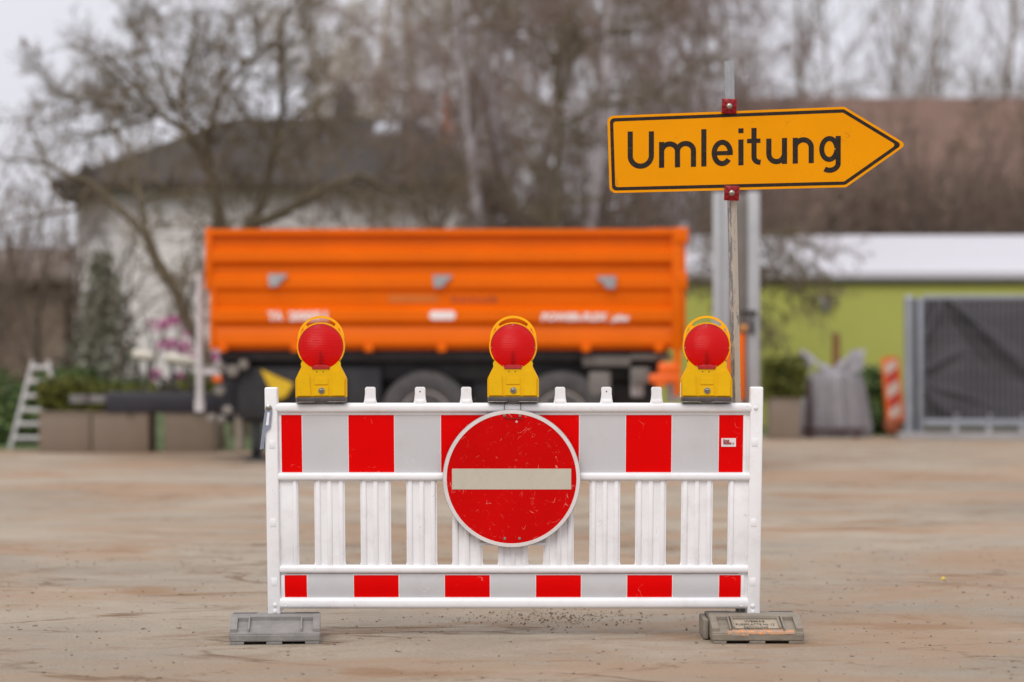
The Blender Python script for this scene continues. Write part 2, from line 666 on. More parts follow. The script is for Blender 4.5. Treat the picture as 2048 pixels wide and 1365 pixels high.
bark_olive = bark('bark_mossy', (0.085, 0.068, 0.042), (0.15, 0.125, 0.085))
twig_olive = bark('twigs_mossy', (0.135, 0.105, 0.065), (0.205, 0.165, 0.105), 2)
bark_birch = bark('bark_birch', (0.33, 0.30, 0.305), (0.46, 0.42, 0.43), 3)
twig_birch = bark('twigs_birch', (0.20, 0.143, 0.118), (0.275, 0.203, 0.172), 2)
twig_yellow = bark('twigs_yellowish', (0.34, 0.28, 0.20), (0.44, 0.37, 0.27), 2)
bark_brown = bark('bark_brown', (0.10, 0.08, 0.068), (0.155, 0.125, 0.105))
twig_brown = bark('twigs_brown', (0.14, 0.102, 0.076), (0.20, 0.15, 0.115), 2)
twig_pale = bark('twigs_pale', (0.22, 0.18, 0.15), (0.30, 0.25, 0.21), 2)


def leaf(name, col, col2):
    m, t, b = nodes_of(name)
    g = N(t, 'NewGeometry')
    c = ramp(t, g.outputs['Random Per Island'], [(0.0, col), (1.0, col2)])
    t.links.new(c, b.inputs['Base Color'])
    b.inputs['Roughness'].default_value = 0.6
    b.inputs['Specular IOR Level'].default_value = 0.3
    return m


leaf_box = leaf('leaves_box_hedge', (0.04, 0.055, 0.008), (0.16, 0.165, 0.028))
leaf_green = leaf('leaves_shrub', (0.03, 0.065, 0.018), (0.14, 0.20, 0.055))
leaf_con = leaf('needles_grey_green', (0.16, 0.135, 0.095), (0.26, 0.27, 0.20))
leaf_pink = leaf('blossom_magenta', (0.36, 0.06, 0.19), (0.56, 0.14, 0.34))
house_wall = mat('house_render', (0.78, 0.735, 0.72), 0.9, 0.12, 0.6, bmp=0.2)
roof_dark = mat('roof_dark_slate', (0.058, 0.050, 0.045), 0.85, 0.25, 1.2, spec=0.2, dirt=(0.06, 0.053, 0.032), dirt_amt=0.5)
roof_red = mat('roof_red_tile', (0.27, 0.18, 0.145), 0.85, 0.2, 0.9, dirt=(0.24, 0.18, 0.145), dirt_amt=0.5)
lime_m = mat('lime_render', (0.405, 0.42, 0.092), 0.85, 0.06, 0.5, bmp=0.1)
roof_white = mat('white_sheet_roof', (0.50, 0.49, 0.515), 0.5, 0.03, 0.4)
planter_m = mat('planter_brown', (0.20, 0.155, 0.115), 0.7, 0.1, 2)
tarp_m = mat('dark_screen_fabric', (0.066, 0.060, 0.068), 0.75, 0.15, 3)
fence_m = mat('fence_galvanised', (0.27, 0.295, 0.33), 0.5, 0.12, 5, metal=0.35)
bag_m = mat('grey_woven_fabric', (0.245, 0.23, 0.24), 0.8, 0.12, 6)
rack_m = mat('rack_dark_red', (0.055, 0.022, 0.022), 0.6, 0.2, 10)
brick_m = mat('chimney_brick', (0.10, 0.085, 0.08), 0.85, 0.25, 6)
wood_m = mat('weathered_wood', (0.20, 0.10, 0.03), 0.8, 0.2, 10)
clamp_dark = mat('dark_clamp', (0.03, 0.026, 0.025), 0.6, 0.2, 10)
stone_m = mat('gravel_stone', (0.25, 0.20, 0.155), 0.9, 0.35, 25)

# ------------------------------------------------------------------ ground
bm = bmesh.new()
bmesh.ops.create_grid(bm, x_segments=24, y_segments=24, size=400)
ground = obj('ground', bm, ground_m, smooth=0)
tag(ground, kind='structure')

bm = bmesh.new()
vs = [bm.verts.new(c) for c in ((-60, 29.35, 0.004), (-3.0, 29.35, 0.004), (-3.0, 34.3, 0.004), (60, 34.3, 0.004), (60, 150, 0.004), (-60, 150, 0.004))]
bm.faces.new(vs)
tag(obj('lawn', bm, lawn_m, smooth=0), kind='structure')


def pebbles(name, n, xr, yr, smin, smax, m):
    rng = np.random.default_rng(11)
    V, Fc = [], []
    base = np.array([[1, 0, 0], [-1, 0, 0], [0, 1, 0], [0, -1, 0], [0, 0, 1], [0, 0, -1]], float)
    tri = [(0, 2, 4), (2, 1, 4), (1, 3, 4), (3, 0, 4), (2, 0, 5), (1, 2, 5), (3, 1, 5), (0, 3, 5)]
    for i in range(n):
        s = smin * (smax / smin) ** (rng.random() ** 2.2)
        sh = base * (s * rng.uniform(0.6, 1.3, 3) * np.array([1, 1, 0.6])) + rng.normal(0, s * 0.18, (6, 3))
        p = np.array([rng.uniform(*xr), rng.uniform(*yr), s * 0.25])
        k = len(V) * 6
        V.append(sh + p)
        Fc += [tuple(a + k for a in f) for f in tri]
    me = pydata(name, np.concatenate(V), Fc)
    return finish(name, me, m, smooth=0)


g = pebbles('loose_gravel', 3200, (-3.2, 3.2), (8.3, 15.0), 0.002, 0.010, stone_m)
tag(g, 'fine loose stones scattered over the dusty yard around the barrier', 'gravel', kind='stuff')

# crumbs of moss and dried soil under the barrier
rng = np.random.default_rng(4)
V, Fc = [], []
for i in range(420):
    u = rng.normal(0, 0.5)
    c = P(1120, 1233, 11.0)
    p = np.array([c.x - 0.02 + rng.normal(0, 0.22), 10.85 + u * 0.35, 0.003])
    s = rng.uniform(0.0015, 0.006)
    sh = np.array([[1, 0, 0], [-.6, .8, 0], [-.6, -.8, 0], [0, 0, 1.1]]) * s + rng.normal(0, s * 0.3, (4, 3))
    k = len(V) * 4
    V.append(sh + p)
    Fc += [(k, k + 1, k + 3), (k + 1, k + 2, k + 3), (k + 2, k, k + 3), (k, k + 2, k + 1)]
me = pydata('dried_moss', np.concatenate(V), Fc)
o = finish('dried_moss', me, mat('dried_moss', (0.20, 0.145, 0.085), 0.95, 0.5, 30), smooth=0)
tag(o, 'brown crumbs of dried moss and soil behind the foot of the barrier', 'debris', kind='stuff')

# ------------------------------------------------------------------ barrier
BD = 10.18                       # distance of the barrier
BS = F / BD


def taper(me):
    """the moulding is a little wider at its top than at its foot"""
    for v in me.vertices:
        v.co.x *= 1 + 0.0135 * ((v.co.z - 0.585) / 0.93)


barrier = thing('road_barrier', (0, BD, 0.09), 'white plastic road barrier with red and silver striped boards across the yard entrance', 'barrier')


def bpart(name, bm, m, parent=None, smooth=35):
    if name in SPLIT:
        o = None
        for b_ in islands(bm): o = bpart1(name, b_, m, parent, smooth)
        return o
    return bpart1(name, bm, m, parent, smooth)


def bpart1(name, bm, m, parent=None, smooth=35):
    me = bpy.data.meshes.new(name)
    bmesh.ops.recalc_face_normals(bm, faces=bm.faces[:])
    bm.to_mesh(me)
    bm.free()
    taper(me)
    return finish(name, me, m, parent or barrier, smooth=smooth)


for (a, b_, top, bot) in ((533.5, 559, 775, 1228), (1496.5, 1522, 774, 1230)):
    bm = bmesh.new()
    pbox(bm, a, b_, top, bot, BD, -0.031, 0.031, 0.007, 3)
    pp = bpart('side_post', bm, white_pl)
    # moulded window marks on the post
    bm = bmesh.new()
    cx = (a + b_) / 2 + (1 if a < 1000 else -3)
    for y in (885, 1045, 1163):
        if y == 885 and a < 1000: y = 889
        pbox(bm, cx - 6, cx + 6, y - 8, y + 8, BD, -0.0325, -0.028, 0.0015, 2)
    bpart('moulded_lug', bm, white_pl, pp)
    bm = bmesh.new()
    for y in ((1209, 1221.5) if a < 1000 else (816, 1211, 1222.5)):
        c = P(cx + 1, y, BD)
        lathe(bm, [(0.0085, -0.030), (0.0085, -0.033), (0.007, -0.0365), (0.003, -0.038)], (c.x, BD, c.z), 'y', 16)
    bpart('rivet', bm, grey_metal if False else white_pl, pp)

# gusset webs between posts and boards
bm = bmesh.new()
pbox(bm, 556, 573, 815, 946, BD, -0.012, 0.012, 0.003)
pbox(bm, 556, 573, 1140, 1200, BD, -0.012, 0.012, 0.003)
pbox(bm, 556, 597, 952, 1140, BD, -0.0135, 0.0135, 0.003)
pbox(bm, 586, 595, 958, 1134, BD, -0.021, 0.021, 0.006)
bpart('side_web', bm, white_pl)
bm = bmesh.new()
pbox(bm, 1478, 1499, 815, 946, BD, -0.012, 0.012, 0.003)
pbox(bm, 1478, 1499, 1140, 1200, BD, -0.012, 0.012, 0.003)
pbox(bm, 1456, 1499, 952, 1140, BD, -0.0135, 0.0135, 0.003)
pbox(bm, 1458, 1467, 958, 1134, BD, -0.021, 0.021, 0.006)
bpart('side_web', bm, white_pl)


def rail(px0, px1, py0, py1, half=0.030, name='rail', groove=False):
    z1, z0 = P(0, py0, BD).z, P(0, py1, BD).z
    zc, hz = (z0 + z1) / 2, (z1 - z0) / 2
    prof = []
    n = 28
    for k in range(n):
        a = 2 * math.pi * k / n
        c, s = math.cos(a), math.sin(a)
        e = 0.62
        prof.append((BD + half * math.copysign(abs(c) ** e, c), zc + hz * math.copysign(abs(s) ** e, s)))
    bm = bmesh.new()
    x0, x1 = P(px0, 0, BD).x, P(px1, 0, BD).x
    A = []
    for x, k in ((x0, 0.55), (x0 + 0.006, 0.85), (x0 + 0.014, 1.0), (x1 - 0.014, 1.0), (x1 - 0.006, 0.85), (x1, 0.55)):
        A.append([bm.verts.new((x, BD + (y - BD) * k, zc + (z - zc) * k)) for y, z in prof])
    for a, b_ in zip(A, A[1:]):
        for k in range(n): bm.faces.new((a[k], a[(k + 1) % n], b_[(k + 1) % n], b_[k]))
    bm.faces.new(A[0][::-1]); bm.faces.new(A[-1])
    return bpart(name, bm, white_pl, smooth=50)


top = rail(549, 1505, 806, 826, 0.033, 'top_rail')
bm = bmesh.new()                                    # lip under the top rail that frames the board
pbox(bm, 558, 1498, 824.5, 830, BD, -0.0175, 0.0175, 0.0025)
bpart('board_lip', bm, white_pl)
rail(553, 1503, 945, 962, 0.032, 'middle_rail')
rail(555, 1501, 1130, 1146.5, 0.032, 'middle_rail')
bot = rail(553, 1503, 1194.5, 1217, 0.033, 'bottom_rail')
bm = bmesh.new()
c = P(570, 1208, BD); c2 = P(1484, 1208, BD)
for q in (c, c2):
    lathe(bm, [(0.0085, -0.030), (0.0085, -0.0338), (0.0065, -0.0342), (0.0055, -0.0325), (0.002, -0.0323)], (q.x, BD, q.z), 'y', 18)
bpart('injection_mark', bm, white_pl, bot)
bm = bmesh.new()
q = P(1491, 815.5, BD)
lathe(bm, [(0.0085, -0.030), (0.0085, -0.0338), (0.0065, -0.0342), (0.0055, -0.0325), (0.002, -0.0323)], (q.x, BD, q.z), 'y', 18)
bpart('injection_mark', bm, white_pl, top)

# pegs on the top rail
for px, hole in ((742.5, 0), (841.5, 1), (933, 0), (1119.5, 0), (1211.5, 1), (1311, 0)):
    bm = bmesh.new()
    hw = 10.2
    o_ = [(px - hw - 7, 811), (px - hw - 4, 807), (px - hw - 1.2, 804.5), (px - hw, 800), (px - hw, 777), (px - hw + 2.5, 774.3), (px + hw - 2.5, 774.3), (px + hw, 777), (px + hw, 800), (px + hw + 1.2, 804.5), (px + hw + 4, 807), (px + hw + 7, 811)]
    slab(bm, [(P(x, y, BD).x, P(x, y, BD).z) for x, y in o_], BD - 0.017, BD + 0.017, bev=0.003)
    pbox(bm, px - hw + 0.6, px + hw - 0.6, 800, 812, BD, -0.026, 0.026, 0.004)
    pg = bpart('peg', bm, white_pl)
    if hole:
        bm = bmesh.new()
        q = P(px, 783.5, BD)
        lathe(bm, [(0.0032, -0.0165), (0.0032, -0.0176), (0.0005, -0.0176)], (q.x, BD, q.z), 'y', 12)
        bpart('hole', bm, black_m, pg)

# slats with three ribs each
slats = [(630, 689), (722, 781), (814, 873), (905.5, 964), (997, 1055), (1088, 1146.5), (1180, 1239), (1271.5, 1331), (1363, 1424)]
for a, b_ in slats:
    bm = bmesh.new()
    # web with rounded feet
    o_ = [(a - 6, 1133), (a - 1.5, 1129), (a, 1123), (a, 967), (a - 1.5, 963), (a - 5, 958), (b_ + 5, 958), (b_ + 1.5, 963), (b_, 967), (b_, 1123), (b_ + 1.5, 1129), (b_ + 6, 1133)]
    slab(bm, [(P(x, y, BD).x, P(x, y, BD).z) for x, y in o_], BD - 0.0135, BD + 0.0135, bev=0.002)
    for k in (0.11, 0.5, 0.89):
        c = a + (b_ - a) * k
        pbox(bm, c - 5.4, c + 5.4, 957, 1137, BD, -0.0205, 0.0205, 0.0075, 3)
    bpart('slat', bm, white_pl)

bm = bmesh.new()
pbox(bm, 961, 1091, 956, 1086, BD, -0.0115, 0.0115, 0.002)
pbox(bm, 958, 1093, 1084.5, 1091, BD, -0.024, 0.024, 0.004)
bpart('sign_panel', bm, white_pl)


def board(py0, py1, stripes, curve):
    z1, z0 = P(0, py0, BD).z, P(0, py1, BD).z
    n = 8
    zs = [z1 + (z0 - z1) * k / n for k in range(n + 1)]
    ys = [BD - 0.0125 - curve * math.sin(math.pi * min(1, 0.18 + 0.82 * k / n)) for k in range(n + 1)]
    bm = bmesh.new()
    x0, x1 = P(561, 0, BD).x, P(1490, 0, BD).x
    prof = [(y, z) for y, z in zip(ys, zs)]
    prof = [(BD - 0.012, z1 + 0.005)] + prof + [(BD - 0.012, z0 - 0.005), (BD + 0.013, z0 - 0.005), (BD + 0.013, z1 + 0.005)]
    extr(bm, prof, x0, x1)
    bd = bpart('striped_board', bm, white_pl)
    for kind, m in ((1, red_sheet), (0, grey_sheet)):
        bm = bmesh.new()
        for a, b_, k in stripes:
            if k != kind: continue
            xa, xb = P(a + 0.7, 0, BD).x, P(b_ - 0.7, 0, BD).x
            rows = [[bm.verts.new((x, y - 0.0008, z)) for x in (xa, xb)] for y, z in zip(ys, zs)]
            for r0, r1 in zip(rows, rows[1:]): bm.faces.new((r0[0], r1[0], r1[1], r0[1]))
        s = bpart('red_sheeting' if kind else 'silver_sheeting', bm, m, bd)
        # sheet faces must look at the camera
    return bd


up = [(564.5, 606.5, 1), (606.5, 698, 0), (698, 790, 1), (790, 882, 0), (882, 974, 1), (974, 1066, 0), (1066, 1158, 1), (1158, 1250, 0), (1250, 1342, 1), (1342, 1435, 0), (1435, 1484.5, 1)]
lo = [(567, 613, 1), (613, 706, 0), (706, 797, 1), (797, 888.5, 0), (888.5, 980, 1), (980, 1071.5, 0), (1071.5, 1163, 1), (1163, 1254.5, 0), (1254.5, 1346, 1), (1346, 1439, 0), (1439, 1484, 1)]
b_up = board(830.5, 944.5, up, 0.002)
b_lo = board(1150, 1194, lo, 0.007)

# maker's sticker
bm = bmesh.new()
pbox(bm, 1442, 1471, 876.5, 893.5, BD, -0.0172, -0.0160)
stk = obj('sticker', bm, mat('sticker_white', (0.74, 0.66, 0.66), 0.4, 0.03, 10), barrier)
sred = mat('sticker_red_ink', (0.30, 0.012, 0.012), 0.5, 0.1, 10)
for body, xa, xb, yb, h in (('Erich', 1446, 1458, 883.6, 4.8), ('Müller', 1446, 1463, 888.2, 4.6)):
    a, b_ = P(xa, yb, BD), P(xb, yb, BD)
    stand_text(body, a.x, b_.x, a.z, BD - 0.0178, h / BS, sred, stk, bold=0.0006)
bm = bmesh.new()
pbox(bm, 1446, 1467.5, 889.3, 890.1, BD, -0.0176, -0.0174)
pbox(bm, 1464, 1467.5, 885.6, 888.2, BD, -0.0176, -0.0174)
obj('ruled_line', bm, mat('sticker_grey_ink', (0.25, 0.2, 0.2), 0.5, 0.1, 10), stk)

# zinc latch hook on the left post
latch = []
bm = bmesh.new()
yl0, yl1 = BD - 0.0400, BD - 0.0352


def lpx(pts): return [(P(x, y, BD).x * 1.004, P(x, y, BD).z) for x, y in pts]


outer = lpx([(536.8, 818), (537.5, 813), (541, 809.5), (545, 809.5), (549, 812), (550.5, 817), (546.8, 852), (545.2, 857), (537, 863), (532.6, 897.5), (524.5, 899), (532, 848)])
slab(bm, outer[:7] + lpx([(545.6, 856), (537, 862), (533, 897.5), (525, 899), (531.5, 852)]), yl0, yl1, bev=0.0008)
lt = bpart('latch_hook', bm, zinc)
bm = bmesh.new()
slab(bm, lpx([(541.2, 825), (545.6, 825), (543.0, 850), (537.6, 850.5)]), yl0 - 0.0006, yl0 + 0.0005)
bpart('slot', bm, white_pl, lt)
bm = bmesh.new()
q = P(543.3, 815.2, BD)
lathe(bm, [(0.0125, -0.0395), (0.0125, -0.0425), (0.009, -0.045), (0.003, -0.0465)], (q.x * 1.004, BD, q.z), 'y', 20)
bpart('bolt', bm, screw_m, lt)


# ------------------------------------------------------------------ base plates under the posts
def base_plate(cx, w_, y0, y1, m, label, name='base_plate', h=0.093, yaw=0.0):
    root = thing(name, (cx, (y0 + y1) / 2, 0), label, 'base plate', 'rubber base plates under the barrier')
    hw = w_ / 2
    ys = y0 + 0.225                       # where the sloping grip face starts
    t = bmesh.new()
    prof = [(y0, 0.012), (y0, 0.041), (y0 + 0.006, 0.047), (ys - 0.006, h - 0.003), (ys + 0.006, h), (y1, h), (y1, 0.012)]
    extr(t, prof, cx - hw, cx + hw)
    bmesh.ops.bevel(t, geom=[e for e in t.edges if e.calc_length() > 0.02], offset=0.004, segments=2, affect='EDGES')
    bm = bmesh.new()
    merge(bm, t)
    # feet: the underside stands on ribs with openings between
    for a, b_ in ((-hw + 0.004, -hw + 0.06), (-0.035, 0.03), (hw - 0.062, hw - 0.004)):
        box(bm, cx + a, cx + b_, y0 + 0.002, y1 - 0.004, 0.0, 0.0135, 0.002)
    body = obj('body', bm, m, root)
    # raised frame round the two grips and the middle field on the slope
    sl_ = (h - 0.047) / (ys - 0.012 - y0)

    def on(u, s, lift):                   # u across, s 0..1 up the slope
        return Vector((cx + u, y0 + 0.008 + s * (ys - 0.016 - y0), 0.048 + s * (ys - 0.016 - y0) * sl_ + lift))

    def patch(bm, u0, u1, s0, s1, l0, l1):
        q = [[bm.verts.new(on(u, s, l)) for u, s in ((u0, s0), (u1, s0), (u1, s1), (u0, s1))] for l in (l0, l1)]
        for k in range(4): bm.faces.new((q[0][k], q[0][(k + 1) % 4], q[1][(k + 1) % 4], q[1][k]))
        bm.faces.new(q[1]); bm.faces.new(q[0][::-1])
    bm = bmesh.new()
    g0, g1 = hw - 0.075, hw - 0.030
    for s in (-1, 1):
        a, b_ = sorted((s * g0, s * g1))
        # frame pieces of the grip, standing proud of the slope
        patch(bm, a - 0.006, a, 0.04, 0.96, -0.003, 0.013)
        patch(bm, b_, b_ + 0.028 if s > 0 else b_ + 0.006, 0.04, 0.96, -0.003, 0.013) if s > 0 else patch(bm, b_, b_ + 0.006, 0.04, 0.96, -0.003, 0.013)
        if s < 0: patch(bm, a - 0.028, a - 0.0062, 0.04, 0.96, -0.003, 0.0128)
        patch(bm, a + 0.0003, b_ - 0.0003, 0.74, 0.958, -0.003, 0.0126)
    patch(bm, -g0 + 0.0065, g0 - 0.0065, 0.78, 0.955, -0.003, 0.0127)
    fr = obj('grip_frame', bm, m, root)
    bm = bmesh.new()
    for s in (-1, 1):
        box(bm, cx + s * (hw - 0.055) - 0.05, cx + s * (hw - 0.055) + 0.05, y1 - 0.045, y1 - 0.02, h - 0.001, h + 0.0012)
    obj('slot', bm, black_m, root)
    return root, on


PL0, PL1 = GD(1290), 10.245
a, b_ = P(459.5, 0, PL0), P(641, 0, PL0)
lp = base_plate((a.x + b_.x) / 2, b_.x - a.x, PL0, PL1, plate_grey, 'grey rubber base plate under the left post of the barrier')[0]
lp.rotation_euler.z = R(4.5)
lp.location.x -= 0.016
PL0 = GD(1288.5)
a, b_ = P(1424, 0, PL0), P(1608.5, 0, PL0)
cxr = (a.x + b_.x) / 2
br_, onr = base_plate(cxr, b_.x - a.x, PL0, 10.30, plate_brown, 'dusty brown rubber base plate with orange scrape and raised lettering under the right post')
# interlocking flange on its left flank
bm = bmesh.new()
box(bm, a.x - 0.024, a.x - 0.003, PL0 + 0.13, 10.27, 0.004, 0.086, 0.006)
box(bm, a.x - 0.0033, a.x + 0.003, PL0 + 0.15, 10.2, 0.02, 0.07)
obj('side_flange', bm, plate_brown, br_)
# nameplate field, lettering and the orange scrape
bm = bmesh.new()
q = [bm.verts.new(onr(u, s, 0.0035)) for u, s in ((-0.092, 0.16), (0.092, 0.16), (0.092, 0.70), (-0.092, 0.70))]
bm.faces.new(q).material_index = 1
for k, (u0, u1, s0, s1) in enumerate(((-0.1, -0.092, 0.14, 0.75), (0.092, 0.1, 0.14, 0.75), (-0.1, 0.1, 0.70, 0.76))):
    z = [[bm.verts.new(onr(u, s, l)) for u, s in ((u0, s0), (u1, s0), (u1, s1), (u0, s1))] for l in (0.0, 0.0128 - 0.0004 * k)]
    for j in range(4): bm.faces.new((z[0][j], z[0][(j + 1) % 4], z[1][(j + 1) % 4], z[1][j]))
    bm.faces.new(z[1])
obj('name_field', bm, [plate_brown, plate_tan], br_)
tilt = math.atan2(0.225 - 0.016, 0.046)
for body, wd, s, hgt in (('WEMAS', 0.085, 0.52, 0.028), ('FUSSPLATTE Nr 12', 0.160, 0.34, 0.024), ('RECYCLING', 0.10, 0.18, 0.020)):
    p = onr(0, s, 0.0042)
    stand_text(body, cxr - wd / 2 - 0.003, cxr + wd / 2 - 0.003, p.z, p.y, hgt, mat('plate_letter', (0.085, 0.07, 0.055), 0.9, 0.3, 60), br_, 'raised_lettering', tilt=-R(90) + math.atan2(0.046, 0.209), bold=0.0003)
bm = bmesh.new()
rng = np.random.default_rng(3)
us = np.linspace(-0.125, 0.15, 60)
pr = None
for u in us:
    hgt = (0.5 + 0.5 * rng.random()) * (0.9 if -0.11 < u < 0.12 else 0.35)
    z_ = 0.0505
    lo_ = bm.verts.new((cxr + u, PL0 - 0.0008, 0.041 - 0.010 * hgt * (1.0 if u < -0.04 else 0.25)))
    mid = bm.verts.new((cxr + u, PL0 + 0.0015, 0.0475))
    hi_ = bm.verts.new(onr(u, 0.06 + 0.09 * hgt, 0.0022))
    if pr:
        bm.faces.new((pr[0], lo_, mid, pr[1]))
        bm.faces.new((pr[1], mid, hi_, pr[2]))
    pr = (lo_, mid, hi_)


def scrape_mat():
    m, t, b = nodes_of('orange_spray_mark')
    v = coords(t)
    c = ramp(t, noise(t, v, 45, 5, 0.7), [(0.42, (0.27, 0.235, 0.19)), (0.54, (0.50, 0.24, 0.11)), (0.70, (0.80, 0.30, 0.08))])
    t.links.new(c, b.inputs['Base Color'])
    b.inputs['Roughness'].default_value = 0.8
    return m


obj('orange_mark', bm, scrape_mat(), br_, smooth=0)


# ------------------------------------------------------------------ warning lamps
def make_lamp(cx_px, label, variant=0):
    d = BD
    Y = BD
    c = P(cx_px, 693, d)                       # lens centre
    k = 1 / BS
    root = thing('warning_lamp', (c.x, Y, P(0, 805.5, d).z), label, 'warning lamp', 'warning lamps on the barrier')

    def X(dx, dy): return (c.x + dx * k, c.z - dy * k)
    # body: foot block with sloping shoulders that carries the lens ring
    pts = [(-51, 101.5), (-51, 66), (-49, 61), (-38.5, 40), (-36, 31), (-38, 22), (-30, 36), (30, 36), (38, 22), (36, 31), (38.5, 40), (49, 61), (51, 66), (51, 101.5)]
    pts = [(-51, 101.5), (-51, 66), (-49.5, 62), (-39, 41), (-36.8, 34), (-38.5, 27)] + [(45.6 * math.sin(R(a_)), 45.6 * math.cos(R(a_))) for a_ in range(-57, 58, 6)] + [(38.5, 27), (36.8, 34), (39, 41), (49.5, 62), (51, 66), (51, 101.5)]
    bm = bmesh.new()
    slab(bm, [X(*p) for p in pts], Y - 0.052, Y + 0.052, bev=0.006)
    body = obj('housing', bm, lamp_yel, root)
    # recessed cheeks left and right, raised centre field
    bm = bmesh.new()
    for s in (-1, 1):
        q = [(s * 46.5, 98.5), (s * 47, 67), (s * 37, 48), (s * 31, 47), (s * 25, 52), (s * 22, 62), (s * 20.5, 98.5)]
        if s > 0: q = q[::-1]
        slab(bm, [X(*p) for p in q], Y - 0.0575, Y - 0.050, bev=0.0015)
    for (a0, a1, b0, b1) in ((-13, 14, 63, 76), (-15, 15, 79, 98)):
        slab(bm, [X(*p) for p in ((a0, b1), (a1, b1), (a1, b0), (a0, b0))], Y - 0.0555, Y - 0.050, bev=0.0008)
    obj('moulded_panel', bm, lamp_yel, body)
    bm = bmesh.new()
    for dx in (-8, 4.5):
        q = X(dx, 50.5)
        lathe(bm, [(0.0026, -0.0515), (0.0026, -0.0527), (0.0004, -0.0527)], (q[0], Y, q[1]), 'y', 10)
    obj('hole', bm, black_m, body)
    # ring round the lens
    n = 64
    oc = [(47.6 * math.cos(2 * math.pi * i / n), 47.6 * math.sin(2 * math.pi * i / n)) for i in range(n)]
    ic = [(45.0 * math.cos(2 * math.pi * i / n), 45.0 * math.sin(2 * math.pi * i / n)) for i in range(n)]
    bm = bmesh.new()
    ring_slab(bm, [X(*p) for p in oc], [X(*p) for p in ic], Y - 0.040, Y + 0.040)
    obj('lens_ring', bm, rim_yel, root)
    # carrying handle: a bow over the ring with two struts
    bm = bmesh.new()
    bow_o, bow_i = [], []
    m_ = 40
    for i in range(m_ + 1):
        a = R(-12) + (R(192) + R(12)) * i / m_
        bow_o.append((46.4 * math.cos(a), -14.6 - 46.4 * math.sin(a)))
        bow_i.append((42.4 * math.cos(a), -14.8 - 41.6 * math.sin(a)))
    rows = []
    for (ox, oy), (ix, iy) in zip(bow_o, bow_i):
        ex, ez = X(ox, oy); fx, fz = X(ix, iy)
        rows.append([bm.verts.new(v) for v in ((ex, Y - 0.012, ez), (ex, Y + 0.012, ez), (fx, Y + 0.012, fz), (fx, Y - 0.012, fz))])
    for a, b2 in zip(rows, rows[1:]):
        for j in range(4): bm.faces.new((a[j], a[(j + 1) % 4], b2[(j + 1) % 4], b2[j]))
    bm.faces.new(rows[0][::-1]); bm.faces.new(rows[-1])
    for s in (-1, 1):
        q = [X(s * 26.5, -37), X(s * 34.0, -31), X(s * 36.5, -43), X(s * 31.0, -48.5)]
        slab(bm, q if s < 0 else q[::-1], Y - 0.010, Y + 0.010)
    obj('handle', bm, rim_yel, root, smooth=40)
    # lens: a domed shell with a reflector and lamp stem behind it
    bm = bmesh.new()
    rl = 45.2 * k
    prof = []
    for r_, h_ in ((1.0, 0.030), (0.995, 0.040), (0.975, 0.0445), (0.92, 0.0475), (0.9, 0.0495), (0.80, 0.056), (0.66, 0.0625), (0.5, 0.0675), (0.34, 0.0708), (0.18, 0.0726), (0.04, 0.0732)):
        prof.append((rl * r_, -h_))
    rings = []
    for r_, h_ in prof:
        rings.append([bm.verts.new((c.x + r_ * math.cos(2 * math.pi * i / 64), Y + h_, c.z + r_ * math.sin(2 * math.pi * i / 64))) for i in range(64)])
    for a, b2 in zip(rings, rings[1:]):
        for i in range(64): bm.faces.new((a[i], a[(i + 1) % 64], b2[(i + 1) % 64], b2[i]))
    bm.faces.new(rings[-1])
    ln = obj('lens', bm, lens_m, root, smooth=60)
    bm = bmesh.new()
    lathe(bm, [(rl * 0.99, -0.031), (rl * 0.8, -0.030), (rl * 0.42, -0.024), (rl * 0.38, -0.018), (rl * 0.2, -0.012), (0.004, -0.010)], c - Vector((0, c.y - Y, 0)), 'y', 48)
    obj('reflector', bm, reflector_m, root, smooth=60)
    bm = bmesh.new()
    cyl(bm, (c.x, Y - 0.036, c.z - 0.080), (c.x, Y - 0.044, c.z - 0.020), 0.009, 0.004, 12)
    obj('lamp_stem', bm, mat('stem_dark_red', (0.35, 0.06, 0.06), 0.6, 0.2, 20), root)
    bm = bmesh.new()
    slab(bm, [X(*p) for p in ((-17, 45.5), (-18, 40), (-13, 37.5), (0, 36.8), (13, 37.5), (18, 40), (17, 45.5))], Y - 0.0565, Y - 0.03, bev=0.002)
    obj('hinge_tab', bm, hinge_red, ln)
    bm = bmesh.new()
    for dx, dy in ((-43, 3), (43, 3), (-19, 39.5), (18.5, 39.5), (-1, -42.5)):
        q = X(dx, dy)
        lathe(bm, [(0.0024, -0.044), (0.0024, -0.0490), (0.0008, -0.0494)], (q[0], Y, q[1]), 'y', 10)
    obj('pin', bm, hinge_red if variant == 0 else screw_m, ln)
    # lock screw
    bm = bmesh.new()
    q = X(1, 88)
    lathe(bm, [(0.0133, -0.052), (0.0133, -0.0590), (0.0122, -0.0600), (0.0104, -0.0600), (0.0098, -0.0570), (0.0088, -0.0570), (0.0080, -0.0605), (0.006, -0.0612), (0.0005, -0.0613)], (q[0], Y, q[1]), 'y', 24)
    sc = obj('lock_screw', bm, screw_m, root)
    bm = bmesh.new()
    ang = (0.35, 0.6, 0.0)[variant]
    box(bm, q[0] - 0.0062, q[0] + 0.0062, Y - 0.0617, Y - 0.0600, q[1] - 0.0015, q[1] + 0.0015, rot=Matrix.Rotation(-ang, 3, 'Y'))
    obj('slot', bm, black_m, sc)
    # battery base: dark block on two small steel feet over the rail
    bm = bmesh.new()
    za, zb = X(0, 101.2)[1], X(0, 111.2)[1]
    box(bm, c.x - 50.5 * k, c.x + 50.5 * k, Y - 0.054, Y + 0.054, zb, za, 0.002)
    ba = obj('battery_base', bm, dark_pl, root)
    bm = bmesh.new()
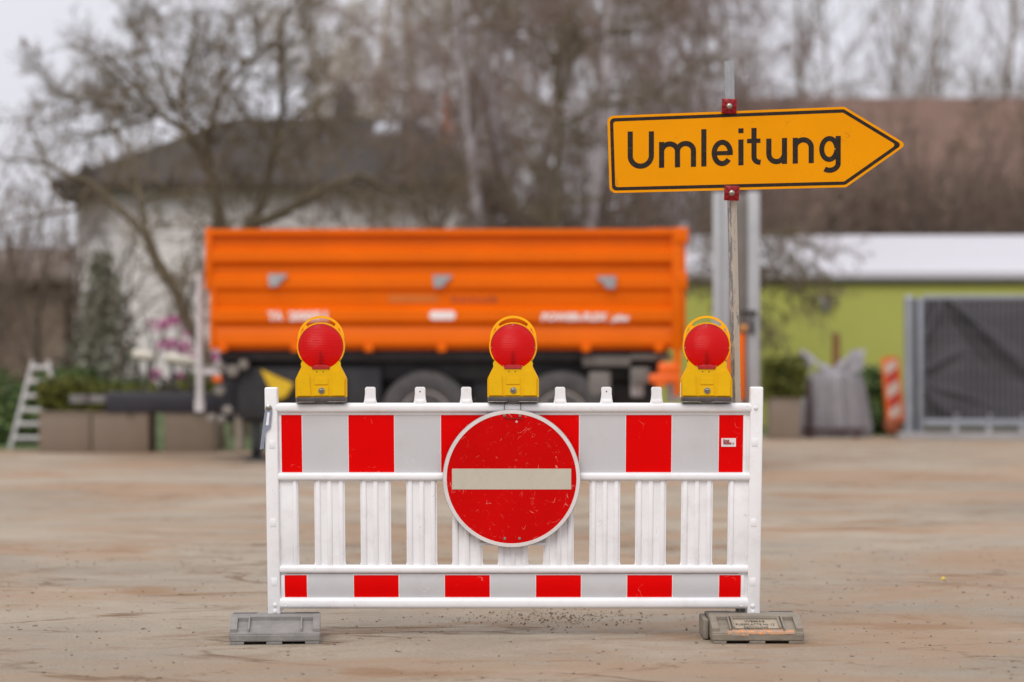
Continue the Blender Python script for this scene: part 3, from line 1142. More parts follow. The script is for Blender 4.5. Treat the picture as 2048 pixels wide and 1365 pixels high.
    for a0, a1 in ((-49.5, -12), (12, 49)):
        box(bm, c.x + a0 * k, c.x + a1 * k, Y - 0.0555, Y - 0.05, zb - 0.0004, zb + 0.0024, 0.0006)
        box(bm, c.x + (a0 + 2) * k, c.x + (a1 - 3) * k, Y - 0.048, Y - 0.026, zb - 0.0025, zb + 0.0002, 0.0004, mi=1)
    for s in (-1, 1):
        box(bm, c.x + s * 49.3 * k - 0.001, c.x + s * 49.3 * k + 0.001, Y - 0.0555, Y - 0.05, zb + 0.002, za - 0.002)
    obj('steel_edge', bm, [screw_m, black_m], ba)
    bm = bmesh.new()
    box(bm, c.x - 9 * k, c.x + 9 * k, Y - 0.012, Y + 0.012, P(0, 809, d).z, zb + 0.002)
    obj('mounting_pin', bm, white_pl, root)
    root.rotation_euler = (R((0.8, -0.5, 0.4)[variant]), R((-0.5, 0.0, 0.3)[variant]), R((2.5, -1.5, -3.0)[variant]))
    return root


make_lamp(643.2, 'red warning lamp on yellow housing at the left end of the barrier', 0)
make_lamp(1026.5, 'red warning lamp on yellow housing above the round no entry sign', 1)
l3 = make_lamp(1412.5, 'red warning lamp on yellow housing beside the scratched steel sign post', 2)
bm = bmesh.new()
q = P(1360.5, 0, BD)
box(bm, q.x + 0.0005 - 0.0016, q.x + 0.001, BD - 0.05, BD - 0.02, P(0, 796, BD).z, P(0, 766, BD).z)
obj('white_sticker', bm, white_let, l3)

# ------------------------------------------------------------------ round no entry sign hanging on the barrier
SD = BD - 0.060
cs = P(1023.2, 957.5, SD)
ks = SD / F
disc = thing('no_entry_sign', (cs.x, SD, cs.z), 'round scratched red no entry sign with white bar hanging on the barrier front', 'road sign')


def circ(r, n=96): return [(cs.x + r * ks * math.cos(2 * math.pi * i / n), cs.z + r * ks * math.sin(2 * math.pi * i / n)) for i in range(n)]


bm = bmesh.new()
slab(bm, circ(136.2), SD, SD + 0.003)
obj('sign_plate', bm, disc_red_m, disc)
bm = bmesh.new()
ring_slab(bm, circ(137.0), circ(129.8), SD - 0.0012, SD + 0.0036)
obj('white_rim', bm, rim_white, disc)
bm = bmesh.new()
ring_slab(bm, circ(137.9), circ(136.9), SD + 0.0005, SD + 0.014)
obj('edge_flange', bm, grey_metal, disc)
bm = bmesh.new()
pbox(bm, 904, 1142.3, 937.8, 979.3, SD, -0.0009, 0.0006)
obj('white_bar', bm, disc_white_m, disc)
bm = bmesh.new()
for (x, y) in ((1009, 832), (1040, 832), (1009.5, 1077.5), (1039, 1077.5)):
    q = P(x, y, SD)
    lathe(bm, [(0.0058, 0.001), (0.0058, -0.002), (0.0048, -0.003), (0.003, -0.003), (0.0026, -0.0016), (0.0004, -0.0016)], (q.x, SD, q.z), 'y', 14)
obj('rivet', bm, screw_m, disc)
bm = bmesh.new()
q = P(1033.2, 843.8, SD)
lathe(bm, [(0.0048, 0.0), (0.0048, -0.0007), (0.0005, -0.0008)], (q.x, SD, q.z), 'y', 14)
obj('paint_spot', bm, disc_white_m, disc)
bm = bmesh.new()
w_ = lambda x, y, yy: Vector((P(x, y, SD).x, yy, P(x, y, SD).z))
for xa, xb in ((1011, 1008.5), (1041, 1041.5)):
    tube(bm, [w_(xa + (1 if xa < 1020 else -1), 805, BD - 0.030), w_(xa, 807, BD - 0.038), w_(xb, 812, BD - 0.042), w_(xb, 826, SD + 0.006)], 0.0016, 6)
tube(bm, [w_(1008.5, 832, SD - 0.004), w_(1010, 836.5, SD - 0.004), w_(1024, 837.5, SD - 0.003), w_(1046, 838, SD - 0.004)], 0.0012, 6)
obj('hanging_wire', bm, black_m, disc)

# ------------------------------------------------------------------ detour sign on its post
GDp = 10.27


def post_x(py): return 1481 - 0.0205 * (1228 - py)


UD = GDp - 0.034                              # plane of the sign
kd = UD / F
b0 = P(post_x(1226), 1226, GDp)
detour = thing('detour_sign', (b0.x, GDp, 0.088), 'orange yellow detour arrow sign reading Umleitung on a scratched square post', 'road sign')
t0 = P(post_x(123), 123, GDp)
bm = bmesh.new()
pa, pb = Vector((b0.x, GDp, 0.094)), Vector((t0.x, GDp, t0.z))
s_ = 0.0155
ra = Matrix.Rotation(R(28), 3, 'Z')
prof = rounded([(-s_, -s_), (s_, -s_), (s_, s_), (-s_, s_)], 0.004, 3)
rows = []
for p in [pa.lerp(pb, i / 12) for i in range(13)]:
    rows.append([bm.verts.new(p + ra @ Vector((u, v, 0))) for u, v in prof])
for a, b_ in zip(rows, rows[1:]):
    for j in range(len(prof)): bm.faces.new((a[j], a[(j + 1) % len(prof)], b_[(j + 1) % len(prof)], b_[j]))
bm.faces.new(rows[0][::-1]); bm.faces.new(rows[-1])
bmesh.ops.recalc_face_normals(bm, faces=bm.faces[:])
for f in bm.faces:
    f.material_index = 1 if f.normal.x < 0.1 else 0
    if f.calc_center_median().z > P(0, 215, GDp).z: f.material_index = 2
obj('post', bm, [post_m, post_flaked, mat('bare_zinc', (0.30, 0.315, 0.33), 0.6, 0.12, 20)], detour, smooth=30)
bm = bmesh.new()
box(bm, pa.x - 0.020, pa.x + 0.020, GDp - 0.019, GDp + 0.019, 0.093, 0.13, 0.002)
obj('post_socket', bm, mat('socket_grey', (0.13, 0.135, 0.13), 0.6, 0.2, 20), detour)


def U(x, y): q = P(x, y, UD); return (q.x, q.z)


def offset_poly(pts, o):
    out = []
    m = len(pts)
    for i in range(m):
        a, p, b_ = Vector(pts[i - 1]), Vector(pts[i]), Vector(pts[(i + 1) % m])
        e1, e2 = (p - a).normalized(), (b_ - p).normalized()
        n1, n2 = Vector((-e1.y, e1.x)), Vector((-e2.y, e2.x))
        nn = (n1 + n2).normalized()
        out.append(tuple(p + nn * (o / max(0.2, nn.dot(n1)))))
    return out


base = [(1214.5, 232.5), (1219.3, 386.8), (1692, 375), (1813.5, 289.5), (1689, 214.0)]    # anticlockwise on screen = clockwise in y-down
o1 = [Vector(U(*p)) for p in base]
poly = [(v.x, v.y) for v in o1]
rr = [0.026, 0.026, 0.022, 0.016, 0.022]
P0 = rounded(poly, rr, 7)
P1 = rounded(offset_poly(poly, 0.0105), [0.018, 0.018, 0.020, 0.013, 0.020], 7)
P2 = rounded(offset_poly(poly, 0.0245), [0.011, 0.011, 0.014, 0.010, 0.014], 7)
bm = bmesh.new()
slab(bm, P0, UD - 0.0015, UD + 0.0015)
bmesh.ops.recalc_face_normals(bm, faces=bm.faces[:])
bm.normal_update()
for f in bm.faces:
    if abs(f.normal.y) < 0.5 or f.calc_center_median().y > UD: f.material_index = 1
sp = obj('sign_panel', bm, [sign_yel_m, sign_edge_m], detour, smooth=0)
bm = bmesh.new()
ring_slab(bm, P1, P2, UD - 0.0022, UD - 0.0013)
obj('black_border', bm, sign_blk_m, sp, smooth=0)

# lettering built from strokes (zoomed-photo units along the tilted baseline)
ZS, ZX, ZY = 3.1015, 1180.0, 150.0


def zl(x, y):                                   # x along, y above the baseline
    return U(ZX + x / ZS, ZY + (577 - 0.0313 * (x - 445) - y) / ZS)


def stroke(bm, pts, wd=32.0, yk=0.0):
    pts = [Vector(p) for p in pts]
    L, Rr = [], []
    for i, p in enumerate(pts):
        e = (pts[min(i + 1, len(pts) - 1)] - pts[max(i - 1, 0)]).normalized()
        n_ = Vector((-e.y, e.x)) * wd / 2
        a, b_ = zl(*(p + n_)), zl(*(p - n_))
        L.append((a[0], a[1])); Rr.append((b_[0], b_[1]))
    y0, y1 = UD - 0.0023 - yk, UD - 0.0013
    A = [[bm.verts.new((q[0], y, q[1])) for q in s] for s in (L, Rr) for y in (y0, y1)]
    for k in range(len(pts) - 1):
        for a, b_ in ((A[0], A[2]), (A[1], A[0]), (A[2], A[3])):
            bm.faces.new((a[k], a[k + 1], b_[k + 1], b_[k]))
    for k in (0, len(pts) - 1): bm.faces.new((A[0][k], A[2][k], A[3][k], A[1][k]))


def arc(cx, cy, rx, ry, a0, a1, n=14):
    return [(cx + rx * math.cos(R(a0 + (a1 - a0) * i / n)), cy + ry * math.sin(R(a0 + (a1 - a0) * i / n))) for i in range(n + 1)]


bm = bmesh.new()
e1 = 0.00012
stroke(bm, [(249.5, 231)] + arc(315, 79, 65.5, 65, 180, 360, 22) + [(380.5, 228)])                       # U
stroke(bm, [(444, 160), (444, 0)])                                                                    # m
stroke(bm, arc(493, 100, 49, 46, 172, 0, 16) + [(542.5, 0)], yk=e1)
stroke(bm, arc(592, 100, 49.5, 46, 172, 0, 16) + [(641.5, 0)], yk=2 * e1)
stroke(bm, [(706, 231), (706, 0)])                                                                    # l
stroke(bm, arc(820, 80, 50, 66, -38, -360, 34))                                                       # e
stroke(bm, [(776, 79), (885.5, 79)], 26, yk=e1)
stroke(bm, [(936, 160), (936, 0)])                                                                    # i
stroke(bm, [(936, 229), (936, 199)])
stroke(bm, [(1017, 229), (1017, 55)] + arc(1050, 50, 33, 34, 180, 255, 8) + [(1058, 15)])              # t
stroke(bm, [(974, 149), (1057, 149)], 27, yk=e1)
stroke(bm, [(1109, 160)] + arc(1157.5, 66, 48.5, 50, 180, 360, 18) , yk=e1)                            # u
stroke(bm, [(1206, 161), (1206, 0)])
stroke(bm, [(1273, 160), (1273, 0)])                                                                  # n
stroke(bm, arc(1322, 98, 50, 48, 172, 0, 16) + [(1372, 0)], yk=e1)
stroke(bm, arc(1484, 84, 47, 65, 5, 355, 30), 31, yk=e1)                                               # g
stroke(bm, [(1539, 163), (1539, -8)] + arc(1487, -6, 52, 42, 0, -128, 18))
obj('lettering', bm, sign_blk_m, sp, smooth=0)

# red clamps with a screw each
for (x, y, a_) in ((1458.3, 213.2, -1.5), (1463.2, 386.8, -1.0)):
    q = P(x, y, UD - 0.004)
    bm = bmesh.new()
    hw = 14.8 * kd
    rot = Matrix.Rotation(R(2.0), 3, 'Y')
    C = Vector((q.x, UD, q.z))
    t = bmesh.new()
    vv = []
    for s, yy in ((1.0, -0.0025), (1.0, -0.008), (0.92, -0.010), (0.30, -0.013)):
        vv.append([t.verts.new(Vector((sx * hw * s, yy, sz * hw * s))) for sx, sz in ((-1, -1), (1, -1), (1, 1), (-1, 1))])
    for a, b_ in zip(vv, vv[1:]):
        for j in range(4): t.faces.new((a[j], a[(j + 1) % 4], b_[(j + 1) % 4], b_[j]))
    t.faces.new(vv[0][::-1]); t.faces.new(vv[-1])
    for i in range(8):
        an = i * math.pi / 4
        ln_ = hw * (1.30 if i % 2 else 0.97)
        u = Vector((math.cos(an), 0, math.sin(an)))
        p_ = Vector((-u.z, 0, u.x)) * 0.0019
        a0_, a1_ = u * 0.006, u * ln_
        y_in, y_out = -0.0190, -0.0165
        q8 = [a0_ + p_, a0_ - p_, a1_ - p_, a1_ + p_]
        top_ = [t.verts.new(v + Vector((0, y_in if k < 2 else y_out, 0))) for k, v in enumerate(q8)]
        bot_ = [t.verts.new(v + Vector((0, -0.006, 0))) for v in q8]
        t.faces.new(top_)
        for k in range(4): t.faces.new((top_[k], bot_[k], bot_[(k + 1) % 4], top_[(k + 1) % 4]))
    for v in t.verts: v.co = C + rot @ v.co
    merge(bm, t)
    box(bm, C.x - 0.012, C.x + 0.012, UD + 0.002, GDp + 0.03, C.z - 0.012, C.z + 0.012, 0.002)
    cl = obj('clamp', bm, red_pl, detour)
    bm = bmesh.new()
    lathe(bm, [(0.0125, -0.0155), (0.0125, -0.0175), (0.0105, -0.0195), (0.008, -0.0215), (0.004, -0.0225), (0.0005, -0.0228)], C, 'y', 22)
    sc = obj('screw', bm, screw_m, cl)
    bm = bmesh.new()
    box(bm, C.x - 0.0085, C.x + 0.0085, UD - 0.0232, UD - 0.0210, C.z - 0.0014, C.z + 0.0014, rot=Matrix.Rotation(R(-25), 3, 'Y'))
    obj('slot', bm, black_m, sc)

# a tiny yellow leaf on the ground
ql = P(1887, 1161, GD(1161))
bm = bmesh.new()
vs = [bm.verts.new((ql.x + x, ql.y + y, z)) for x, y, z in ((-0.012, 0, 0.006), (-0.004, -0.010, 0.010), (0.010, -0.004, 0.016), (0.012, 0.008, 0.012), (-0.002, 0.010, 0.018))]
bm.faces.new(vs)
ex = bmesh.ops.extrude_face_region(bm, geom=bm.faces[:])
for v in [g_ for g_ in ex['geom'] if isinstance(g_, bmesh.types.BMVert)]: v.co.z -= 0.005
tag(obj('yellow_leaf', bm, mat('leaf_yellow', (0.75, 0.55, 0.01), 0.6, 0.1, 30), origin=(ql.x, ql.y, 0)), 'tiny bright yellow leaf lying alone on the dusty ground', 'leaf')

# ------------------------------------------------------------------ orange tipping trailer
TD = 26.2
kt = TD / F


def T(px, py): return P(px, py, TD)


def tbox(bm, px0, px1, py0, py1, y0, y1, bev=0.0, mi=0):
    pbox(bm, px0, px1, py0, py1, TD, y0, y1, bev, 2, mi)


trailer = thing('tipping_trailer', (T(900, 0).x, TD + 1.2, 0), 'orange tandem tipping trailer with ribbed side wall parked behind the barrier', 'trailer')
W = 2.4
prof_px = [(459, .075), (470, .075), (473, .0), (499, .0), (505, .065), (523, .065), (531, .0), (552, .0), (558, .04), (576, .04), (583, .0), (609, -.004), (616, -.012), (622, .06), (642, .06), (649, .0), (655, -.004), (660, .012), (688, .012), (696, -.02)]


def side_wall(yface, s):
    bm = bmesh.new()
    pr = [(yface - s * o, T(0, y).z) for y, o in prof_px]
    pr = pr + [(yface + s * 0.06, pr[-1][1]), (yface + s * 0.06, pr[0][1])]
    extr(bm, pr, T(424, 0).x, T(1346, 0).x)
    return obj('side_wall', bm, orange_m, trailer)


sw = side_wall(TD, 1)
side_wall(TD + W, -1)
bm = bmesh.new()                                   # corner posts
tbox(bm, 411, 425, 457, 580, -0.045, 0.06, 0.01)
tbox(bm, 420, 432, 578, 700, -0.03, 0.06, 0.01)
obj('corner_post', bm, orange_m, trailer)
bm = bmesh.new()
tbox(bm, 1343, 1364, 460, 700, -0.06, 0.08, 0.012)
tbox(bm, 1346, 1376, 456, 488, -0.075, 0.07, 0.012)
tbox(bm, 1362, 1371, 488, 660, -0.02, 0.07, 0.01)
tbox(bm, 1352, 1374, 545, 580, -0.07, 0.05, 0.012)
tbox(bm, 1348, 1362, 640, 792, -0.05, 0.05, 0.012)
tbox(bm, 1296, 1345, 457.5, 462, -0.058, 0.02, 0.005)
obj('rear_frame', bm, orange_m, trailer)
bm = bmesh.new()
for px0, px1 in ((418, 436), (1340, 1372)):
    a, b_ = T(px0, 462), T(px1, 698)
    box(bm, a.x, b_.x, TD + 0.065, TD + W - 0.065, b_.z, a.z, 0.01)
obj('end_wall', bm, orange_m, trailer)
bm = bmesh.new()
a, b_ = T(437, 690), T(1339, 700)
box(bm, a.x, b_.x, TD + 0.0655, TD + W - 0.0655, b_.z, a.z)
obj('floor', bm, orange_m, trailer)
for cx, mir in ((556, 1), (885, 1), (1213, -1)):   # grey wall fasteners
    bm = bmesh.new()
    y0 = 549 if cx < 600 else (551 if cx < 1000 else 553)
    o_ = [(-19, 0), (19, 0), (17, 8), (6, 13), (2, 24), (-16, 26), (-18, 12)]
    o_ = [(cx + mir * x, y0 + y) for x, y in o_]
    if mir < 0: o_ = o_[::-1]
    slab(bm, [(T(*p).x, T(*p).z) for p in o_], TD - 0.075, TD - 0.0285, bev=0.006)
    obj('wall_fastener', bm, grey_metal, sw)
bm = bmesh.new()
for x in (446, 592, 738, 884, 1030, 1172, 1318):   # hinge lugs on the lower edge
    tbox(bm, x - 9, x + 9, 689, 704, -0.045, 0.03, 0.008)
obj('hinge_lug', bm, orange_m, sw)
yl = TD - 0.0615
for body, xa, xb, yb, h_, sh in (('TA', 537, 567, 640.5, 17, 0.0), ('20051', 578, 655, 640.5, 17, 0.0), ('POWER-FLEX', 1082, 1216, 641.5, 14.5, 0.15), ('plus', 1222, 1258, 641.5, 12, 0.3)):
    stand_text(body, T(xa, 0).x, T(xb, 0).x, T(0, yb).z, yl, h_ * kt, white_let, sw, shear=sh, bold=0.006)
bm = bmesh.new()
slab(bm, rounded([(T(859, 0).x, T(0, 640).z), (T(911, 0).x, T(0, 640).z), (T(911, 0).x, T(0, 622.5).z), (T(859, 0).x, T(0, 622.5).z)], 0.042, 6), yl - 0.001, yl + 0.002)
obj('white_badge', bm, white_let, sw)
bm = bmesh.new()
rng = np.random.default_rng(9)
x = 903
while x < 996:
    wdt = rng.uniform(2.5, 6)
    tbox(bm, x, x + wdt, 593 + rng.uniform(-2, 3), 606, -0.0022, 0.004)
    x += wdt + rng.uniform(1.5, 4)
obj('dark_marking', bm, mat('faded_dark_ink', (0.38, 0.06, 0.004), 0.6, 0.2, 6), sw)
bm = bmesh.new()
tbox(bm, 777, 876, 590, 606, -0.0022, 0.004)
obj('faded_patch', bm, mat('faded_ochre', (0.56, 0.13, 0.003), 0.6, 0.1, 6), sw)
# chassis
bm = bmesh.new()
tbox(bm, 436, 1338, 700, 722, 0.18, W - 0.18, 0.01)
tbox(bm, 432, 1330, 722, 762, 0.42, 0.56, 0.01)
tbox(bm, 432, 1330, 722, 762, W - 0.56, W - 0.42, 0.01)
tbox(bm, 470, 760, 735, 840, 0.25, 0.9, 0.02)
tbox(bm, 690, 1270, 765, 800, 0.56, W - 0.56, 0.02)
tbox(bm, 596, 690, 745, 800, 0.2, 0.4, 0.02)
tbox(bm, 945, 1035, 745, 850, 0.5, 0.7, 0.02)
tbox(bm, 1200, 1320, 758, 815, 0.6, 0.8, 0.02)
obj('chassis', bm, chassis_m, trailer)
bm = bmesh.new()
tbox(bm, 1166, 1262, 712, 733, 0.10, 0.16, 0.008)
tbox(bm, 1262, 1345, 708, 721, 0.10, 0.16, 0.008)
tbox(bm, 1178, 1222, 744, 792, 0.1, 0.2, 0.02)
tbox(bm, 1262, 1300, 735, 768, 0.1, 0.2, 0.02)
obj('side_guard', bm, mat('guard_grey', (0.17, 0.155, 0.14), 0.6, 0.2, 4), trailer)
bm = bmesh.new()
tbox(bm, 1298, 1362, 748, 768, -0.06, 0.1, 0.03)
tbox(bm, 1316, 1358, 725, 750, -0.06, 0.1, 0.03)
tbox(bm, 1310, 1330, 762, 776, -0.06, 0.1, 0.02)
obj('tailgate_latch', bm, mat('bright_orange', (0.85, 0.13, 0.006), 0.4, 0.08, 6), trailer)
bm = bmesh.new()
tbox(bm, 1336, 1364, 768, 806, 0.2, 0.3, 0.02)
tbox(bm, 1264, 1290, 765, 795, 0.25, 0.35, 0.02)
obj('rear_lamp_bracket', bm, pale_metal, trailer)
# wheels
for cx in (850, 1124):
    for near in (1, 0):
        ya = TD + 0.10 if near else TD + W - 0.48
        c = Vector((T(cx, 0).x, ya, 0.495))
        axle = None
        bm = bmesh.new()
        r = 0.495
        lathe(bm, [(0.28, 0.02), (0.30, 0.0), (0.40, -0.005), (0.455, 0.01), (0.485, 0.035), (r, 0.06), (r, 0.32), (0.485, 0.345), (0.455, 0.37), (0.40, 0.385), (0.30, 0.38), (0.28, 0.36)], c, 'y', 48)
        wh = obj('wheel', bm, tyre_m, trailer, smooth=45)
        bm = bmesh.new()
        lathe(bm, [(0.285, 0.03), (0.275, 0.01), (0.255, 0.015), (0.245, 0.07), (0.16, 0.10), (0.15, 0.05), (0.11, 0.045), (0.10, 0.02), (0.01, 0.018)], c, 'y', 36)
        for k in range(10):
            a = 2 * math.pi * k / 10
            q = c + Vector((0.195 * math.cos(a), 0.07, 0.195 * math.sin(a)))
            cyl(bm, q, q - Vector((0, 0.03, 0)), 0.016, n=6)
        obj('rim', bm, rim_m, wh, smooth=40)
    bm = bmesh.new()
    cyl(bm, (T(cx, 0).x, TD + 0.48, 0.495), (T(cx, 0).x, TD + W - 0.48, 0.495), 0.07)
    obj('axle', bm, chassis_m, trailer)
# drawbar, stand, standing pole and small fittings at the front
bm = bmesh.new()
tbox(bm, 178, 470, 788, 832, 1.05, 1.25, 0.02)
tbox(bm, 420, 560, 760, 850, 0.8, 1.6, 0.03)
obj('drawbar', bm, mat('drawbar_dark', (0.018, 0.017, 0.024), 0.5, 0.2, 4), trailer)
bm = bmesh.new()
a = T(178, 806)
lathe(bm, [(0.055, -0.045), (0.12, -0.045), (0.12, 0.045), (0.055, 0.045)], (a.x - 0.30, TD + 1.15, a.z + 0.02), 'z', 24)
box(bm, a.x - 0.19, a.x + 0.0, TD + 1.1, TD + 1.2, a.z - 0.03, a.z + 0.06, 0.015)
obj('towing_eye', bm, mat('eye_grey', (0.16, 0.15, 0.145), 0.5, 0.2, 8), trailer)
bm = bmesh.new()
for q in ((270, 745, 783), (300, 760, 785), (328, 750, 785)):
    tube(bm, [T(q[0] - 12, q[2] + 5) + Vector((0, 1.1, 0)), T(q[0] - 3, q[1]) + Vector((0, 1.1, 0)), T(q[0] + 22, q[1] + 16) + Vector((0, 1.1, 0)), T(q[0] + 38, q[2] + 6) + Vector((0, 1.1, 0))], 0.022, 8)
obj('hose', bm, chassis_m, trailer)
bm = bmesh.new()
cyl(bm, T(397, 545) + Vector((0, 0.1, 0)), T(397, 822) + Vector((0, 0.1, 0)), 0.042, n=14)
cyl(bm, T(397, 800) + Vector((0, 0.1, 0)), T(397, 824) + Vector((0, 0.1, 0)), 0.055, n=14)
box(bm, T(397, 0).x - 0.03, T(432, 0).x, TD + 0.08, TD + 0.14, T(0, 750).z, T(0, 738).z)
obj('jack_tube', bm, pale_metal, trailer)
bm = bmesh.new()
tbox(bm, 496, 516, 830, 915, 0.35, 0.47, 0.01)
a = T(506, 0)
box(bm, a.x - 0.12, a.x + 0.10, TD + 0.28, TD + 0.54, 0.0, 0.03, 0.005)
box(bm, a.x - 0.055, a.x + 0.055, TD + 0.35, TD + 0.47, 0.03, 0.12, 0.01)
obj('support_leg', bm, chassis_m, trailer)
bm = bmesh.new()
tbox(bm, 458, 476, 832, 905, 0.55, 0.65, 0.02)
obj('support_tube', bm, mat('tube_beige', (0.42, 0.37, 0.30), 0.6, 0.15, 6), trailer)
bm = bmesh.new()
for (x, y, r_) in ((416, 738, 9), (440, 735, 10), (462, 742, 13), (484, 730, 11), (436, 782, 11), (452, 822, 10), (420, 838, 9), (440, 840, 8)):
    q = T(x, y) + Vector((0, 0.15, 0))
    lathe(bm, [(r_ * kt * 0.6, -0.05), (r_ * kt, -0.03), (r_ * kt, 0.05), (r_ * kt * 0.6, 0.06)], q, 'y', 14)
    cyl(bm, q, q + Vector((0, 0.4, 0)), 0.02, n=8)
obj('coupling', bm, mat('coupling_grey', (0.22, 0.20, 0.18), 0.5, 0.2, 10), trailer)
bm = bmesh.new()
tbox(bm, 424, 442, 752, 765, 0.05, 0.12, 0.01)
obj('side_marker_lamp', bm, mat('amber_lens', (0.7, 0.12, 0.01), 0.3, 0.1, 10), trailer)
bm = bmesh.new()
o_ = [(521, 740), (585, 768), (583, 776), (572, 794), (558, 800), (548, 796)]
slab(bm, [(T(*p).x, T(*p).z) for p in o_[::-1]], TD + 0.0, TD + 0.14, bev=0.01)
chk = obj('wheel_chock', bm, mat('chock_yellow', (0.66, 0.42, 0.008), 0.45, 0.1, 6), trailer)
bm = bmesh.new()
tbox(bm, 530, 575, 775, 790, 0.14, 0.3, 0.005)
obj('chock_holder', bm, chassis_m, chk)

# ------------------------------------------------------------------ steel beam post and orange board behind
HD = 24.6
hp = thing('steel_post', (P(1473, 0, HD).x, HD, 0), 'broad grey galvanised steel post standing behind the detour sign post', 'post')
for a, b_ in ((1427, 1459), (1496, 1519)):
    bm = bmesh.new()
    pa_, pb_ = P(a, 384, HD), P(b_, 384, HD)
    if a < 1450:
        box(bm, pa_.x, P(1448, 0, HD).x, HD + 0.06, HD + 0.09, 0, pa_.z, 0.004)
        box(bm, P(1448.5, 0, HD).x, pb_.x, HD - 0.02, HD + 0.12, 0, pa_.z, 0.004)
    else:
        box(bm, pa_.x, pb_.x, HD - 0.02, HD + 0.12, 0, pa_.z, 0.006)
    obj('flange', bm, mat('galvanised_pale', (0.38, 0.385, 0.40), 0.5, 0.12, 3, metal=0.2), hp)
bm = bmesh.new()
box(bm, P(1459.5, 0, HD).x, P(1495.5, 0, HD).x, HD + 0.07, HD + 0.09, 0, P(0, 388, HD).z, 0.003)
obj('web', bm, mat('web_brown_grey', (0.17, 0.15, 0.135), 0.7, 0.15, 3), hp)
bm = bmesh.new()
pbox(bm, 1478, 1512, 621, 632, HD, -0.06, -0.022, 0.006)
pbox(bm, 1498, 1508, 640, 668, HD, -0.06, -0.022, 0.006)
obj('clamp_bar', bm, clamp_dark, hp)
bm = bmesh.new()
pbox(bm, 1480, 1494, 650, 662, HD, -0.02, 0.06, 0.01)
obj('reflector', bm, mat('reflector_orange', (0.6, 0.25, 0.06), 0.4, 0.1, 6), hp)
ob = thing('orange_board', (P(1472, 0, HD - 0.4).x, HD - 0.4, 0), 'narrow orange board standing upright in front of the grey steel post', 'board')
bm = bmesh.new()
pbox(bm, 1452, 1489, 668, 800, HD - 0.4, -0.03, 0.03, 0.012)
obj('board', bm, orange_m, ob)
bm = bmesh.new()
a, b_ = P(1460, 798, HD - 0.4), P(1480, 0, HD - 0.4)
box(bm, a.x, b_.x, HD - 0.42, HD - 0.38, 0.03, a.z, 0.004)
box(bm, a.x - 0.1, b_.x + 0.1, HD - 0.52, HD - 0.28, 0, 0.035, 0.006)
obj('foot', bm, pale_metal, ob)

# ------------------------------------------------------------------ planters, hedges, shrubs
def leaf_cloud(sampler, n, size, rng, flat=0.0):
    """n small random quads at sampled points"""
    C = sampler(n)
    a = rng.normal(0, 1, (n, 3)); a /= np.linalg.norm(a, axis=1)[:, None]
    b = rng.normal(0, 1, (n, 3)); b -= a * (a * b).sum(1)[:, None]; b /= np.linalg.norm(b, axis=1)[:, None]
    s = size * rng.uniform(0.6, 1.4, (n, 1))
    V = np.stack([C - a * s, C - b * s * 0.6, C + a * s, C + b * s * 0.6], 1).reshape(-1, 3)
    Fc = np.arange(n * 4).reshape(n, 4)
    return V, Fc


def box_sampler(x0, x1, y0, y1, z0, z1, rng, puff=0.03):
    def f(n):
        u = rng.random((n, 3))
        face = rng.integers(0, 6, n)
        for k in range(3):
            u[face == k, k] = 0.0
            u[face == k + 3, k] = 1.0
        p = u * np.array([x1 - x0, y1 - y0, z1 - z0]) + np.array([x0, y0, z0])
        return p + rng.normal(0, puff, (n, 3))
    return f


def blob_sampler(blobs, rng):
    B = np.array(blobs, float)                    # x,y,z, rx,ry,rz

    def f(n):
        i = rng.integers(0, len(B), n)
        d_ = rng.normal(0, 1, (n, 3)); d_ /= np.linalg.norm(d_, axis=1)[:, None]
        r = rng.random((n, 1)) ** 0.45
        return B[i, :3] + d_ * r * B[i, 3:]
    return f


def planter(px0, px1, ytop, ybase, label, hedge_label, hedge_top, group, side=0.62, shrink=0):
    d = GD(ybase)
    a, b_ = P(px0, ytop, d), P(px1, ytop, d)
    root = thing('planter', ((a.x + b_.x) / 2, d + side / 2, 0), label, 'planter', group)
    bm = bmesh.new()
    box(bm, a.x, b_.x, d, d + side, 0.0, a.z - 0.02, 0.008)
    obj('trough', bm, planter_m, root)
    bm = bmesh.new()
    o_ = [(a.x - 0.008, d - 0.008), (b_.x + 0.008, d - 0.008), (b_.x + 0.008, d + side + 0.008), (a.x - 0.008, d + side + 0.008)]
    i_ = [(a.x + 0.03, d + 0.03), (b_.x - 0.03, d + 0.03), (b_.x - 0.03, d + side - 0.03), (a.x + 0.03, d + side - 0.03)]
    q = [[bm.verts.new((x, y, z)) for x, y in o] for o in (o_, i_) for z in (a.z - 0.019, a.z + 0.012)]
    for k in range(4):
        j = (k + 1) % 4
        for m_, n_ in ((q[1], q[3]), (q[0], q[1]), (q[3], q[2])): bm.faces.new((m_[k], m_[j], n_[j], n_[k]))
    obj('rim', bm, planter_m, root)
    rng = np.random.default_rng(int(px0))
    hz_ = P(0, hedge_top, d).z
    hr = thing('box_hedge', ((a.x + b_.x) / 2, d + side / 2, a.z), hedge_label, 'hedge', 'clipped hedges growing in planters')
    bm = bmesh.new()
    box(bm, a.x + 0.05, b_.x - 0.05, d + 0.05, d + side - 0.05, a.z - 0.018, hz_ - 0.05, 0.04)
    obj('stems', bm, mat('hedge_core', (0.03, 0.036, 0.01), 0.9, 0.3, 8), hr)
    V, Fc = leaf_cloud(box_sampler(a.x + 0.02 - shrink, b_.x - 0.02 + shrink, d + 0.02, d + side - 0.02, a.z + 0.05, hz_ - 0.02, rng), 2600, 0.032, rng)
    finish('foliage', pydata('foliage', V, Fc), leaf_box, hr, smooth=0)


